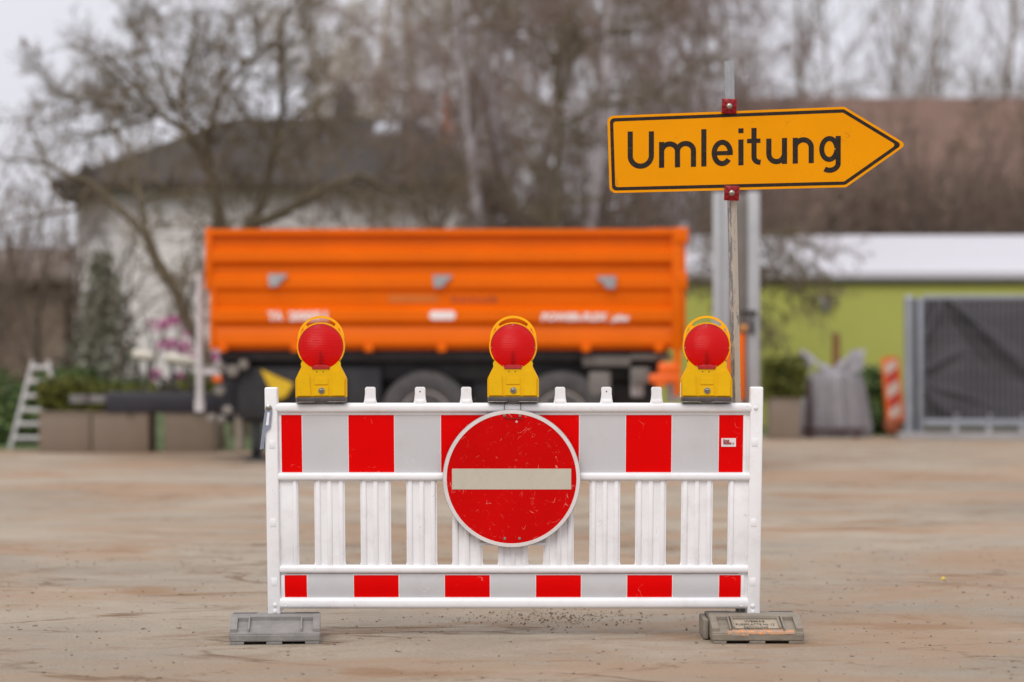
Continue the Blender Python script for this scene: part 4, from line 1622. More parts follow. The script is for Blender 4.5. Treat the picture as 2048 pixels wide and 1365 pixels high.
planter(78, 181, 825, 906, 'brown square planter beside the white ladder', 'clipped olive hedge in the planter beside the ladder', 762, 'brown planters behind the trailer')
planter(184, 297, 826, 906.5, 'brown square planter below the tip of the drawbar', 'clipped hedge above the drawbar tip, second from the ladder', 775, 'brown planters behind the trailer')
planter(330, 428, 826, 906, 'brown square planter below the middle of the drawbar', 'clipped green hedge behind the pale jack tube', 768, 'brown planters behind the trailer')
planter(1541, 1601, 798, 880, 'brown square planter beside the grey wrapped bundle', 'dark clipped hedge in front of the lime green wall', 720, 'brown planters behind the trailer', 0.5, 0.06)


def shrub(name, label, cat, blobs, n, size, m, base, seed, group=None, stem=True):
    rng = np.random.default_rng(seed)
    root = thing(name, base, label, cat, group)
    V, Fc = leaf_cloud(blob_sampler(blobs, rng), n, size, rng)
    finish('foliage', pydata('foliage', V, Fc), m, root, smooth=0)
    if stem:
        bm = bmesh.new()
        bz = Vector(base)
        for bl in blobs:
            tube(bm, [bz + Vector((random.uniform(-.05, .05), random.uniform(-.05, .05), 0)), bz.lerp(Vector(bl[:3]), 0.5) + Vector((0.04, 0, 0.05)), Vector(bl[:3])], [0.02, 0.014, 0.006], 5)
        obj('stem', bm, bark_brown, root)
    return root


d = 31.5
a = P(20, 860, d)
shrub('leafy_shrub', 'bright green leafy shrub at the left edge behind the ladder', 'shrub',
      [(P(x, y, d).x, d + dy, P(0, y, d).z, rx, 0.5, rz) for x, y, dy, rx, rz in ((-10, 790, 0, .5, .4), (20, 845, -.2, .42, .35), (50, 870, .1, .32, .25), (40, 805, .6, .35, .3), (85, 780, 0.9, .3, .3), (-30, 860, 0, .5, .4))], 3200, 0.05, leaf_green, (a.x, d, 0), 21)
d = 35.2
a = P(1750, 870, d)
shrub('leafy_shrub', 'green leafy shrub between the grey bundle and the striped beacon', 'shrub',
      [(P(x, y, d).x, d + dy, P(0, y, d).z, rx, 0.4, rz) for x, y, dy, rx, rz in ((1745, 760, 0, .26, .22), (1760, 800, 0, .28, .3), (1740, 835, -.1, .28, .25), (1770, 840, 0, .28, .25), (1700, 840, .2, .3, .25), (1650, 845, .3, .4, .2))], 2600, 0.05, leaf_green, (a.x, d, 0), 22)
d = 32.0
a = P(355, 850, d)
shrub('flowering_shrub', 'magenta flowering shrub behind the trailer drawbar', 'shrub',
      [(P(x, y, d).x, d + dy, P(0, y, d).z, rx, 0.25, rz) for x, y, dy, rx, rz in ((325, 650, 0, .22, .10), (355, 640, 0, .16, .07), (378, 655, 0.1, .12, .14), (340, 690, -.1, .16, .10), (368, 695, 0, .14, .10), (312, 750, -.1, .12, .08), (355, 755, 0, .12, .06), (425, 715, 0.1, .10, .08), (385, 715, 0, .08, .05))], 620, 0.034, leaf_pink, (a.x, d, 0), 23)
d = 33.0
a = P(240, 840, d)
shrub('leafy_shrub', 'low green shrub showing above the planters behind the drawbar', 'shrub',
      [(P(x, y, d).x, d + dy, P(0, y, d).z, rx, 0.4, rz) for x, y, dy, rx, rz in ((100, 775, 0, .3, .15), (165, 765, 0, .3, .22), (230, 790, 0, .4, .2), (280, 780, 0, .3, .14), (390, 770, 0, .35, .2))], 1800, 0.05, leaf_green, (a.x, d, 0), 24)

# pale pipes lying on the planters' far side
d = 30.4
for i, (xa, ya, xb, yb) in enumerate(((266, 708, 307, 716), (330, 716, 392, 726))):
    pa_, pb_ = P(xa, ya, d), P(xb, yb, d)
    root = thing('pale_pipe', ((pa_.x + pb_.x) / 2, d, 0), ('short thick pale pipe on a stand left of the magenta flowers', 'longer pale pipe on a stand reaching to the jack tube')[i], 'pipe', 'pale pipes behind the drawbar')
    bm = bmesh.new()
    dirv = (pb_ - pa_)
    t_ = [pa_, pa_ + dirv * 0.08, pb_ - dirv * 0.08, pb_]
    tube(bm, t_, [0.055, 0.066, 0.066, 0.055], 16)
    obj('pipe', bm, mat('pipe_cream', (0.60, 0.57, 0.48), 0.5, 0.08, 5), root)
    bm = bmesh.new()
    for k in (0.25, 0.75):
        q = pa_.lerp(pb_, k)
        box(bm, q.x - 0.02, q.x + 0.02, d - 0.02, d + 0.02, 0, q.z - 0.06)
    obj('stand', bm, chassis_m, root)

# ladder
LD = 29.6
lr = thing('ladder', (P(60, 0, LD).x, LD, 0), 'pale grey ladder leaning beside the brown planters', 'ladder')
bm = bmesh.new()
gz = HZ + H * F / LD
for (xa, xb) in ((20, 66), (128, 96)):
    tube(bm, [P(xa, gz, LD), P(xb, 722, LD + 0.25)], 0.026, 8)
obj('stile', bm, mat('ladder_grey', (0.46, 0.45, 0.44), 0.5, 0.08, 5), lr)
for y in (736, 764, 793, 821, 849, 877):
    k = (gz - y) / (gz - 722)
    xa, xb = 20 + (66 - 20) * k, 128 + (96 - 128) * k
    bm = bmesh.new()
    tube(bm, [P(xa, y, LD + 0.25 * k), P(xb, y, LD + 0.25 * k)], 0.028, 8)
    obj('rung', bm, MATS['ladder_grey'], lr)

# ------------------------------------------------------------------ wrapped bundle on its rack, beacon, fence
BGD = 33.6
kb = BGD / F
cb = P(1668, 0, BGD + 0.45)
rack = thing('steel_rack', (cb.x, BGD + 0.45, 0), 'low dark red steel rack under the grey bundle', 'rack')
bm = bmesh.new()
zb_ = 0.12
for (x, y, zt) in ((1616, -0.13, P(0, 758, BGD).z), (1611, 0.9, P(0, 765, BGD).z), (1717, 0.95, P(0, 742, BGD).z), (1711, -0.13, 0.12)):
    q = P(x, 0, BGD)
    box(bm, q.x - 0.035, q.x + 0.035, BGD + y - 0.035, BGD + y + 0.035, 0, zt, 0.006)
obj('rack_post', bm, rack_m, rack)
bm = bmesh.new()
x0, x1 = P(1603, 0, BGD).x, P(1728, 0, BGD).x
for y in (-0.06, 0.84): box(bm, x0, x1, BGD + y - 0.03, BGD + y + 0.03, 0.085, 0.145, 0.004)
obj('rail', bm, rack_m, rack)
bag = thing('wrapped_bundle', (cb.x, BGD + 0.45, 0.146), 'grey fabric bundle gathered and flared at its top, standing on the red rack', 'bundle')
bm = bmesh.new()
zt = lambda py: P(0, py, BGD + 0.2).z
prof = [(0.43, zt(876)), (0.455, zt(868)), (0.455, zt(855)), (0.415, zt(815)), (0.37, zt(780)), (0.34, zt(757)), (0.30, zt(749)), (0.20, zt(743)), (0.14, zt(737))]
rings = []
n = 120
for j, (r_, z) in enumerate(prof):
    row = []
    for i in range(n):
        th = 2 * math.pi * i / n
        sq = 1.0 / max(abs(math.cos(th)), abs(math.sin(th))) ** 0.2
        pl = 1 + 0.075 * math.sin(11 * th + 0.15 * j) + 0.06 * math.sin(17 * th + 1.3) + 0.025 * math.sin(31 * th)
        sway = 0.03 * (1 if math.cos(th) > 0 else -0.3)
        row.append(bm.verts.new((cb.x + r_ * sq * pl * math.cos(th) + sway, BGD + 0.45 + r_ * 0.85 * sq * pl * math.sin(th), z + (0.012 * math.sin(9 * th) if j == 0 else 0))))
    rings.append(row)
for a, b_ in zip(rings, rings[1:]):
    for i in range(n): bm.faces.new((a[i], a[(i + 1) % n], b_[(i + 1) % n], b_[i]))
bm.faces.new(rings[0][::-1]); bm.faces.new(rings[-1])
bg_o = obj('skirt', bm, bag_m, bag, smooth=60)


def flap(upper, lower, y_up, y_lo, seed):
    """one corner of the cloth, spanned between two edges, a centimetre thick and wavy"""
    nu, nv = 14, 5

    def along(pl, t_):
        f = t_ * (len(pl) - 1)
        k = min(int(f), len(pl) - 2)
        return Vector(pl[k]).lerp(Vector(pl[k + 1]), f - k)
    bm = bmesh.new()
    lay = []
    for off in (0.0, 0.012):
        g_ = []
        for a_ in range(nu + 1):
            row = []
            for b2 in range(nv + 1):
                e0, e1 = along(upper, a_ / nu), along(lower, a_ / nu)
                p_ = e0.lerp(e1, b2 / nv)
                y = y_up + (y_lo - y_up) * b2 / nv + 0.05 * math.sin(seed + 5 * a_ / nu + 3 * b2 / nv) + off
                q_ = P(p_.x, p_.y, BGD + 0.45)
                row.append(bm.verts.new((q_.x, BGD + 0.45 + y, q_.z + 0.012 * math.sin(seed * 2 + a_))))
            g_.append(row)
        lay.append(g_)
    for g_ in lay:
        for a_ in range(nu):
            for b2 in range(nv): bm.faces.new((g_[a_][b2], g_[a_ + 1][b2], g_[a_ + 1][b2 + 1], g_[a_][b2 + 1]))
    A_, B_ = lay
    rim_ = [(a_, 0) for a_ in range(nu + 1)] + [(nu, b2) for b2 in range(1, nv + 1)] + [(a_, nv) for a_ in range(nu - 1, -1, -1)] + [(0, b2) for b2 in range(nv - 1, 0, -1)]
    for (a0, b0_), (a1, b1_) in zip(rim_, rim_[1:] + rim_[:1]):
        bm.faces.new((A_[a0][b0_], A_[a1][b1_], B_[a1][b1_], B_[a0][b0_]))
    return obj('cloth_corner', bm, bag_m, bag, smooth=60)


flap([(1664, 735), (1640, 722), (1614, 703), (1600, 700)], [(1664, 748), (1640, 738), (1618, 722), (1604, 712)], 0.10, -0.12, 0.3)
flap([(1612, 704), (1605, 700), (1596, 706), (1590, 712)], [(1622, 742), (1614, 740), (1606, 728), (1598, 716)], -0.16, -0.22, 1.7)
flap([(1668, 736), (1690, 716), (1708, 700), (1736, 698)], [(1672, 748), (1696, 742), (1714, 734), (1722, 722)], 0.12, -0.14, 2.6)
flap([(1676, 737), (1690, 722), (1702, 712), (1714, 706)], [(1678, 748), (1700, 746), (1716, 742), (1726, 730)], -0.15, -0.24, 4.0)
flap([(1660, 738), (1672, 732), (1684, 734), (1690, 738)], [(1656, 752), (1668, 754), (1682, 754), (1692, 752)], -0.10, -0.24, 5.2)
bm = bmesh.new()
lathe(bm, [(0.12, -0.02), (0.16, -0.02), (0.16, 0.02), (0.12, 0.02)], (cb.x + 0.012, BGD + 0.45, zt(743)), 'z', 24)
obj('tie', bm, mat('tie_dark', (0.12, 0.115, 0.12), 0.8, 0.1, 8), bag)

q = P(1672, 667, 36.0)
bm = bmesh.new()
box(bm, q.x - 0.06, q.x + 0.06, 35.95, 36.05, 0, q.z, 0.01)
tag(obj('wooden_stake', bm, wood_m, origin=(q.x, 36, 0)), 'brown wooden stake showing above the grey bundle', 'stake')

BCD = 33.9
bx_ = P(1792, 0, BCD)
beacon = thing('warning_beacon', (bx_.x, BCD, 0), 'leaning orange traffic beacon with white and red slanting stripes beside the fence', 'traffic beacon')
rot = Matrix.Rotation(R(-5), 4, 'Y')
piv = Vector((bx_.x, BCD, 0.15))


def lean(me): me.transform(Matrix.Translation(piv) @ rot @ Matrix.Translation(-piv))


def bobj(name, bm, m, par=beacon):
    me = bpy.data.meshes.new(name)
    bmesh.ops.recalc_face_normals(bm, faces=bm.faces[:])
    bm.to_mesh(me); bm.free(); lean(me)
    return finish(name, me, m, par)


xa, xb = bx_.x - 0.125, bx_.x + 0.125
z0_, z1_ = P(0, 845, BCD).z, P(0, 714, BCD).z
bm = bmesh.new()
slab(bm, rounded([(xa, z0_), (xb, z0_), (xb, z1_), (xa, z1_)], 0.05, 6), BCD - 0.025, BCD + 0.025)
bb = bobj('board', bm, mat('beacon_orange', (0.80, 0.14, 0.01), 0.5, 0.1, 6))
stripe_h = (z1_ - z0_ - 0.1) / 5
for kind, m in ((0, mat('beacon_white', (0.58, 0.47, 0.40), 0.6, 0.1, 6)), (1, mat('beacon_red', (0.52, 0.05, 0.03), 0.5, 0.1, 6))):
    bm = bmesh.new()
    for k in range(5):
        if k % 2 != kind: continue
        zz = z1_ - 0.09 - k * stripe_h
        slab(bm, [(xa + 0.04, zz - stripe_h), (xb - 0.04, zz - stripe_h + 0.10), (xb - 0.04, min(zz + 0.10, z1_ - 0.03)), (xa + 0.04, zz)], BCD - 0.0275, BCD - 0.0245)
    bobj('white_stripe' if kind == 0 else 'red_stripe', bm, m, bb)
bm = bmesh.new()
box(bm, bx_.x - 0.04, bx_.x + 0.04, BCD - 0.03, BCD + 0.03, 0.1, z0_ + 0.02, 0.01)
bobj('stem', bm, mat('beacon_stem', (0.30, 0.10, 0.03), 0.6, 0.15, 6))
bm = bmesh.new()
lathe(bm, [(0.08, -0.12), (0.115, -0.1), (0.115, 0.1), (0.08, 0.12)], (bx_.x - 0.05, BCD, 0.17), 'y', 24)
obj('foot', bm, mat('foot_rust', (0.30, 0.075, 0.03), 0.7, 0.25, 8), beacon)

FD = 33.2
fence = thing('mobile_fence', (P(1940, 0, FD).x, FD, 0), 'grey mobile construction fence covered with a creased dark screen', 'fence')
xr_px = 2330
bm = bmesh.new()
q0 = P(1818, 594, FD)
cyl(bm, (q0.x, FD, 0.05), (q0.x, FD, q0.z - 0.03), 0.068, n=18)
cyl(bm, (q0.x, FD, q0.z - 0.03), (q0.x, FD, q0.z + 0.02), 0.068, 0.045, n=18)
obj('post', bm, fence_m, fence)
bm = bmesh.new()
q1 = P(1840, 595, FD)
box(bm, q1.x - 0.035, q1.x + 0.035, FD - 0.035, FD + 0.035, 0.06, q1.z, 0.008)
obj('frame_upright', bm, fence_m, fence)
bm = bmesh.new()
box(bm, P(1832, 0, FD).x - 0.02, P(1832, 0, FD).x + 0.02, FD + 0.02, FD + 0.06, 0.08, q1.z - 0.02, 0.006)
obj('hinge_bar', bm, clamp_dark, fence)
bm = bmesh.new()
pbox(bm, 1846, xr_px, 590.5, 599.5, FD, -0.03, 0.03, 0.01)
obj('top_rail', bm, fence_m, fence)
bm = bmesh.new()
pbox(bm, 1846, xr_px, 839, 853, FD, -0.03, 0.03, 0.01)
obj('bottom_rail', bm, fence_m, fence)
bm = bmesh.new()
x = 1850.0
while x < xr_px:
    q = P(x, 0, FD)
    cyl(bm, (q.x, FD - 0.012, P(0, 843, FD).z), (q.x, FD - 0.012, P(0, 597, FD).z), 0.009, n=5)
    x += 11.5
for y in range(625, 840, 36):
    cyl(bm, (P(1846, 0, FD).x, FD - 0.018, P(0, y, FD).z), (P(xr_px, 0, FD).x, FD - 0.018, P(0, y, FD).z), 0.004, n=5)
obj('wire_mesh', bm, mat('wire_grey', (0.15, 0.15, 0.165), 0.6, 0.1, 6, metal=0.3), fence)
# the screen, sagging into diagonal creases
nx, nz_ = 130, 60
xs = np.linspace(P(1845, 0, FD).x, P(xr_px, 0, FD).x, nx)
zs = np.linspace(P(0, 841, FD).z, P(0, 598, FD).z, nz_)
X_, Z_ = np.meshgrid(xs, zs)
PX = X_ / FD * F + 1024
PY = HZ - (Z_ - H) / FD * F


def crease(x0, y0, x1, y1, wd, amp):
    L = math.hypot(x1 - x0, y1 - y0)
    ux, uy = (x1 - x0) / L, (y1 - y0) / L
    s = (PX - x0) * ux + (PY - y0) * uy
    t_ = -(PX - x0) * uy + (PY - y0) * ux
    wv = wd * (0.5 + np.clip(s / L, 0, 1))
    g_ = np.exp(-(t_ / wv) ** 2) - 0.6 * np.exp(-((t_ - 1.6 * wv) / wv) ** 2)
    return amp * g_ * (1 / (1 + np.exp(-s / 12))) * (1 / (1 + np.exp((s - L) / 14)))


Yd = np.zeros_like(X_)
for c_ in ((1908, 604, 2060, 742, 9, .09), (1900, 610, 1985, 720, 6, .05), (1890, 606, 1850, 690, 8, .06), (1862, 640, 1848, 690, 5, .04), (1850, 745, 1905, 712, 7, .06), (1848, 780, 1900, 830, 8, .08), (1870, 775, 1960, 800, 6, .03), (2100, 610, 2250, 760, 9, .08)):
    Yd += crease(*c_)
Yd += 0.012 * np.sin(PX / 23.0 + 0.8 * np.sin(PY / 60)) + 0.01 * np.sin(PX / 51 + PY / 37)
V = np.stack([X_, FD + 0.035 - Yd * 1.8 + 0.20, Z_], -1).reshape(-1, 3)
V2 = V + np.array([0, 0.006, 0])
idx = np.arange(nx * nz_).reshape(nz_, nx)
f1 = np.stack([idx[:-1, :-1], idx[:-1, 1:], idx[1:, 1:], idx[1:, :-1]], -1).reshape(-1, 4)
f2 = f1[:, ::-1] + nx * nz_
finish('screen', pydata('screen', np.concatenate([V, V2]), np.concatenate([f1, f2])), tarp_m, fence, smooth=60)
bm = bmesh.new()
for x in (1912, 1979, 2046, 2120, 2200):
    q = P(x, 832, FD)
    box(bm, q.x - 0.02, q.x + 0.02, FD - 0.045, FD - 0.028, q.z - 0.02, q.z + 0.025, 0.004)
    box(bm, q.x - 0.045, q.x + 0.025, FD - 0.03, FD + 0.03, 0.045, P(0, 853, FD).z, 0.006)
obj('clip', bm, grey_metal, fence)
bm = bmesh.new()
pbox(bm, 1797, xr_px, 866, 882, FD - 0.05, -0.1, 0.18, 0.01)
obj('foot_beam', bm, mat('concrete_grey', (0.30, 0.29, 0.29), 0.85, 0.12, 3), fence)

# ------------------------------------------------------------------ buildings
GDp2 = 39.0
hall = thing('green_hall', (P(1900, 0, GDp2).x, GDp2 + 4, 0), 'low lime green hall with a white sheet metal roof', 'building')
ez = P(0, 557, GDp2).z
xl, xr = P(1180, 0, GDp2).x, P(2500, 0, GDp2).x
bm = bmesh.new()
box(bm, xl, xr, GDp2, GDp2 + 11, 0, ez)
obj('wall', bm, lime_m, hall)
bm = bmesh.new()
rz_, rd_ = P(0, 471, 45.0).z, 45.0
xl2 = P(1440, 0, GDp2).x
prof = [(GDp2 - 0.10, ez + 0.0), (GDp2 - 0.10, ez + 0.10), (rd_, rz_), (rd_ + 5.6, ez + 0.10), (rd_ + 5.6, ez + 0.002)]
extr(bm, prof, xl2 - 1.5, xr + 0.3)
rf = obj('roof', bm, roof_white, hall, smooth=0)
bm = bmesh.new()
q = P(0, 556, GDp2 - 0.4)
cyl(bm, (xl, GDp2 - 0.05, ez - 0.045), (xr, GDp2 - 0.05, ez - 0.045), 0.045, n=10)
obj('gutter', bm, mat('gutter_dark', (0.10, 0.10, 0.07), 0.6, 0.1, 4), hall)
bm = bmesh.new()
q = P(1650, 604, GDp2)
lathe(bm, [(0.10, -0.001), (0.10, -0.06), (0.075, -0.11), (0.02, -0.13)], (q.x, GDp2, q.z), 'y', 20)
box(bm, q.x - 0.05, q.x + 0.05, GDp2 - 0.07, GDp2, q.z - 0.15, q.z - 0.08, 0.01)
obj('wall_lamp', bm, grey_metal, hall)

RD = 60.0
house2 = thing('red_roofed_house', (P(1850, 0, RD).x, RD + 6, 0), 'large house with a weathered red tile roof behind the green hall', 'house')
e2 = P(0, 468, RD).z
r2, r2d = P(0, 200, 67.0).z, 67.0
x0, x1 = P(1450, 0, 67).x, P(2400, 0, RD).x
bm = bmesh.new()
box(bm, x0 + 0.4, x1 - 0.4, RD + 0.5, RD + 13.5, 0, e2)
obj('wall', bm, mat('house_wall_brown', (0.24, 0.17, 0.13), 0.9, 0.15, 1), house2)
bm = bmesh.new()
extr(bm, [(RD, e2 - 0.1), (RD, e2 + 0.12), (r2d, r2), (r2d + 7, e2 + 0.12), (r2d + 7, e2 - 0.1)], x0, x1)
rf = obj('roof', bm, roof_red, house2, smooth=0)
bm = bmesh.new()
for k in range(26):                                # tile courses
    t_ = (k + 0.5) / 26
    y = RD + (r2d - RD) * t_
    z = e2 + 0.12 + (r2 - e2 - 0.12) * t_
    box(bm, x0 + 0.02, x1 - 0.02, y - 0.02, y + 0.13, z - 0.02, z + 0.11)
obj('tile_course', bm, roof_red, rf, smooth=0)
bm = bmesh.new()
for x, w2 in ((1782, 12), (1830, 6), (1860, 5), (1935, 4), (1960, 5), (1700, 7), (1660, 9)):
    pbox(bm, x - w2, x + w2, 458 + (x % 7), 472, 50.0, -0.2, 0.2, 0.03)
o = obj('climbing_rose', bm, mat('rose_hips_red', (0.42, 0.09, 0.08), 0.7, 0.25, 4), origin=tuple(P(1800, 472, 50)))
bpy.data.objects.remove(o)

HD2 = 50.0
hs = thing('white_house', (P(560, 0, HD2).x, HD2 + 5, 0), 'pale rendered house with a dark hipped roof behind bare trees', 'house')
e3 = P(0, 368, HD2).z
xa, xb = P(150, 0, HD2).x, P(950, 0, HD2).x
depth = 9.0
bm = bmesh.new()
box(bm, xa, xb, HD2, HD2 + depth, 0, e3)
obj('wall', bm, house_wall, hs)
bm = bmesh.new()
ov = 0.45
rz3 = P(0, 236, HD2 + depth / 2).z
rl_, rr_ = P(470, 0, HD2 + depth / 2).x, P(825, 0, HD2 + depth / 2).x
vs = [bm.verts.new(c) for c in ((xa - ov, HD2 - ov, e3 + 0.03), (xb + ov, HD2 - ov, e3 + 0.03), (xb + ov, HD2 + depth + ov, e3 + 0.03), (xa - ov, HD2 + depth + ov, e3 + 0.03), (rl_, HD2 + depth / 2, rz3), (rr_, HD2 + depth / 2, rz3))]
lo_ = [bm.verts.new(v.co - Vector((0, 0, 0.16))) for v in vs[:4]]
for f in ((0, 1, 5, 4), (1, 2, 5), (2, 3, 4, 5), (3, 0, 4)): bm.faces.new([vs[i] for i in f])
for k in range(4): bm.faces.new((vs[k], lo_[k], lo_[(k + 1) % 4], vs[(k + 1) % 4]))
bm.faces.new(lo_[::-1])
rf = obj('roof', bm, roof_dark, hs, smooth=0)
bm = bmesh.new()
q = P(690, 240, HD2 + depth / 2)
box(bm, q.x - 0.22, q.x + 0.22, q.y - 0.3, q.y + 0.3, q.z - 0.3, P(0, 184, q.y).z)
box(bm, q.x - 0.12, q.x + 0.12, q.y - 0.15, q.y + 0.15, P(0, 184, q.y).z, P(0, 166, q.y).z)
obj('chimney', bm, brick_m, rf)
bm = bmesh.new()
for ya, yb in ((250, 272),):
    qa, qb = P(750, ya, HD2 + 3.4), P(800, yb, HD2 + 3.4)
    # lies on the front slope
    sl3 = (rz3 - e3) / (depth / 2 + ov)
    yc0 = HD2 - ov + (qb.z - e3) / sl3; yc1 = HD2 - ov + (qa.z - e3) / sl3
    vv = [bm.verts.new((x, y, e3 + 0.03 + (y - HD2 + ov) * sl3 + l)) for l in (-0.02, 0.07) for x, y in ((qa.x, yc0), (qb.x, yc0), (qb.x, yc1), (qa.x, yc1))]
    for f in ((0, 1, 2, 3), (4, 5, 6, 7), (0, 1, 5, 4), (1, 2, 6, 5), (2, 3, 7, 6), (3, 0, 4, 7)): bm.faces.new([vv[i] for i in f])
obj('skylight', bm, mat('skylight_glass', (0.45, 0.48, 0.52), 0.2, 0.05, 3), rf)
bm = bmesh.new()                                   # porch roof at the left corner
pl = [P(112, 398, HD2 - 0.8), P(196, 398, HD2 - 0.8), P(196, 338, HD2 + 0.6)]
ya, yb = HD2 - 1.0, HD2 + 3.0
vv = [bm.verts.new((x, y, z)) for y in (ya, yb) for x, z in ((pl[0].x, pl[0].z), (pl[1].x, pl[1].z), (pl[2].x, pl[2].z))]
for f in ((0, 1, 2), (5, 4, 3), (0, 3, 4, 1), (1, 4, 5, 2), (2, 5, 3, 0)): bm.faces.new([vv[i] for i in f])
obj('porch_roof', bm, roof_dark, hs, smooth=0)
bm = bmesh.new()
q = P(892, 232, 58.0)
cyl(bm, (q.x, 58, P(0, 300, 58).z - 2), (q.x, 58, P(0, 190, 58).z), 0.07, n=8)
box(bm, q.x - 0.16, q.x + 0.16, 57.85, 58.15, P(0, 268, 58).z, P(0, 252, 58).z, 0.03)
cyl(bm, (q.x, 58, 0), (q.x, 58, P(0, 299, 58).z - 1.9), 0.08, n=8)
tag(obj('orange_pole', bm, mat('pole_orange', (0.5, 0.15, 0.06), 0.6, 0.15, 4), origin=(q.x, 58, 0)), 'thin orange pole rising beyond the right end of the dark roof', 'pole')


SH = 50.0
shed = thing('timber_shed', (P(60, 0, SH).x, SH + 1.5, 0), 'brown timber shed at the left edge beside the white house', 'shed')
bm = bmesh.new()
q0, q1 = P(-120, 560, SH), P(128, 560, SH)
box(bm, q0.x, q1.x, SH, SH + 3, 0, q0.z)
obj('wall', bm, mat('shed_boards', (0.20, 0.145, 0.11), 0.9, 0.25, 1.5), shed)
bm = bmesh.new()
extr(bm, [(SH - 0.3, q0.z - 0.05), (SH - 0.3, q0.z + 0.06), (SH + 1.5, q0.z + 0.75), (SH + 3.3, q0.z + 0.06), (SH + 3.3, q0.z - 0.05)], q0.x - 0.2, q1.x + 0.15)
obj('roof', bm, mat('shed_roof', (0.17, 0.135, 0.115), 0.9, 0.2, 1.5), shed, smooth=0)
bm = bmesh.new()
x0 = P(1797, 0, 34).x
vs = [bm.verts.new(c) for c in ((x0, 33.45, 0.009), (30, 33.45, 0.009), (30, 38.9, 0.009), (x0, 38.9, 0.009))]
bm.faces.new(vs)
tag(obj('gap_dark_sheet', bm, mat('gap_dark', (0.035, 0.028, 0.02), 0.95, 0.3, 3), smooth=0), kind='structure')  # dark sheet added to stand in for the dark gap under the fence

# ------------------------------------------------------------------ trees
class Segs:
    def __init__(s): s.a, s.b, s.r0, s.r1 = [], [], [], []

    def add(s, a, b, r0, r1):
        s.a.append(a); s.b.append(b); s.r0.append(r0); s.r1.append(r1)

    def mesh(s, name, k):
        A, B = np.array(s.a), np.array(s.b)
        r0, r1 = np.array(s.r0)[:, None, None], np.array(s.r1)[:, None, None]
        ax = B - A
        ax /= np.maximum(np.linalg.norm(ax, axis=1), 1e-9)[:, None]
        ref = np.where(np.abs(ax[:, 2:3]) > 0.9, np.array([[1.0, 0, 0]]), np.array([[0, 0, 1.0]]))
        u = np.cross(ax, ref); u /= np.linalg.norm(u, axis=1)[:, None]
        v = np.cross(ax, u)
        th = 2 * np.pi * np.arange(k) / k
        e = u[:, None, :] * np.cos(th)[None, :, None] + v[:, None, :] * np.sin(th)[None, :, None]
        V = np.concatenate([A[:, None, :] + e * r0, B[:, None, :] + e * r1], 1).reshape(-1, 3)
        n = len(A)
        i = np.arange(k); j = (i + 1) % k
        f = np.stack([i, j, j + k, i + k], 1)
        Fc = (f[None] + (np.arange(n) * 2 * k)[:, None, None]).reshape(-1, 4)
        return pydata(name, V, Fc)


def unit(v): return v / max(1e-9, np.linalg.norm(v))


def grow(out, rng, p, d_, length, r, level, cfg):
    L = cfg[level]
    n = L['seg']
    sl_ = length / n
    p = np.array(p, float); d_ = unit(np.array(d_, float))
    pts = [(p.copy(), d_.copy(), r)]
    for i in range(n):
        d_ = unit(d_ + rng.normal(0, L['jit'], 3) + np.array([0, 0, L['up']]))
        q = p + d_ * sl_
        r2 = r * (1 - (i + 1) / n * L.get('tap', 0.75))
        ra_ = pts[-1][2]
        out[0 if level < cfg[0]['solid'] else 1].add(p, q, ra_, max(r2, cfg[0]['rmin']))
        p = q
        pts.append((p.copy(), d_.copy(), max(r2, cfg[0]['rmin'])))
    if level + 1 < len(cfg):
        sprout(out, rng, pts, length, level, cfg)


def sprout(out, rng, pts, length, level, cfg):
    L = cfg[level]
    C = cfg[level + 1]
    nch = L['kids'] if isinstance(L['kids'], int) else int(rng.integers(*L['kids']))
    for c in range(nch):
        t_ = L['start'] + (1 - L['start']) * (c + rng.random()) / nch
        f = min(t_ * (len(pts) - 1), len(pts) - 1.001)
        i = int(f); w_ = f - i
        p = pts[i][0] * (1 - w_) + pts[i + 1][0] * w_
        dd = pts[i + 1][1]
        rr_ = pts[i][2] * (1 - w_) + pts[i + 1][2] * w_
        ax = unit(np.cross(dd, rng.normal(0, 1, 3)))
        an = R(rng.normal(L['ang'], 12))
        nd = unit(dd * math.cos(an) + ax * math.sin(an))
        grow(out, rng, p, nd, length * L['ratio'] * rng.uniform(0.6, 1.15) * (1 - 0.55 * t_ * L.get('cone', 1.0)), min(rr_ * 0.75, C.get('r', 9)), level + 1, cfg)


def put_tree(name, label, meshes, m_trunk, m_crown, loc, rz=0.0, sc=1.0, group='bare trees behind the yard', stem='trunk'):
    root = thing(name, loc, label, 'tree', group)
    root.rotation_euler.z = rz
    root.scale = (sc, sc, sc)
    for nm, me, m in ((stem, meshes[0], m_trunk), ('crown', meshes[1], m_crown)):
        if len(me.materials) == 0: me.materials.append(m)
        o = bpy.data.objects.new(nm, me)
        COL.objects.link(o)
        o.parent = root
    return root


def tree_meshes(seed, height, r, cfg, lean=(0, 0)):
    rng = np.random.default_rng(seed)
    out = (Segs(), Segs())
    grow(out, rng, (0, 0, 0), (lean[0], lean[1], 1), height, r, 0, cfg)
    return out[0].mesh('trunk', 7), out[1].mesh('crown', 3)


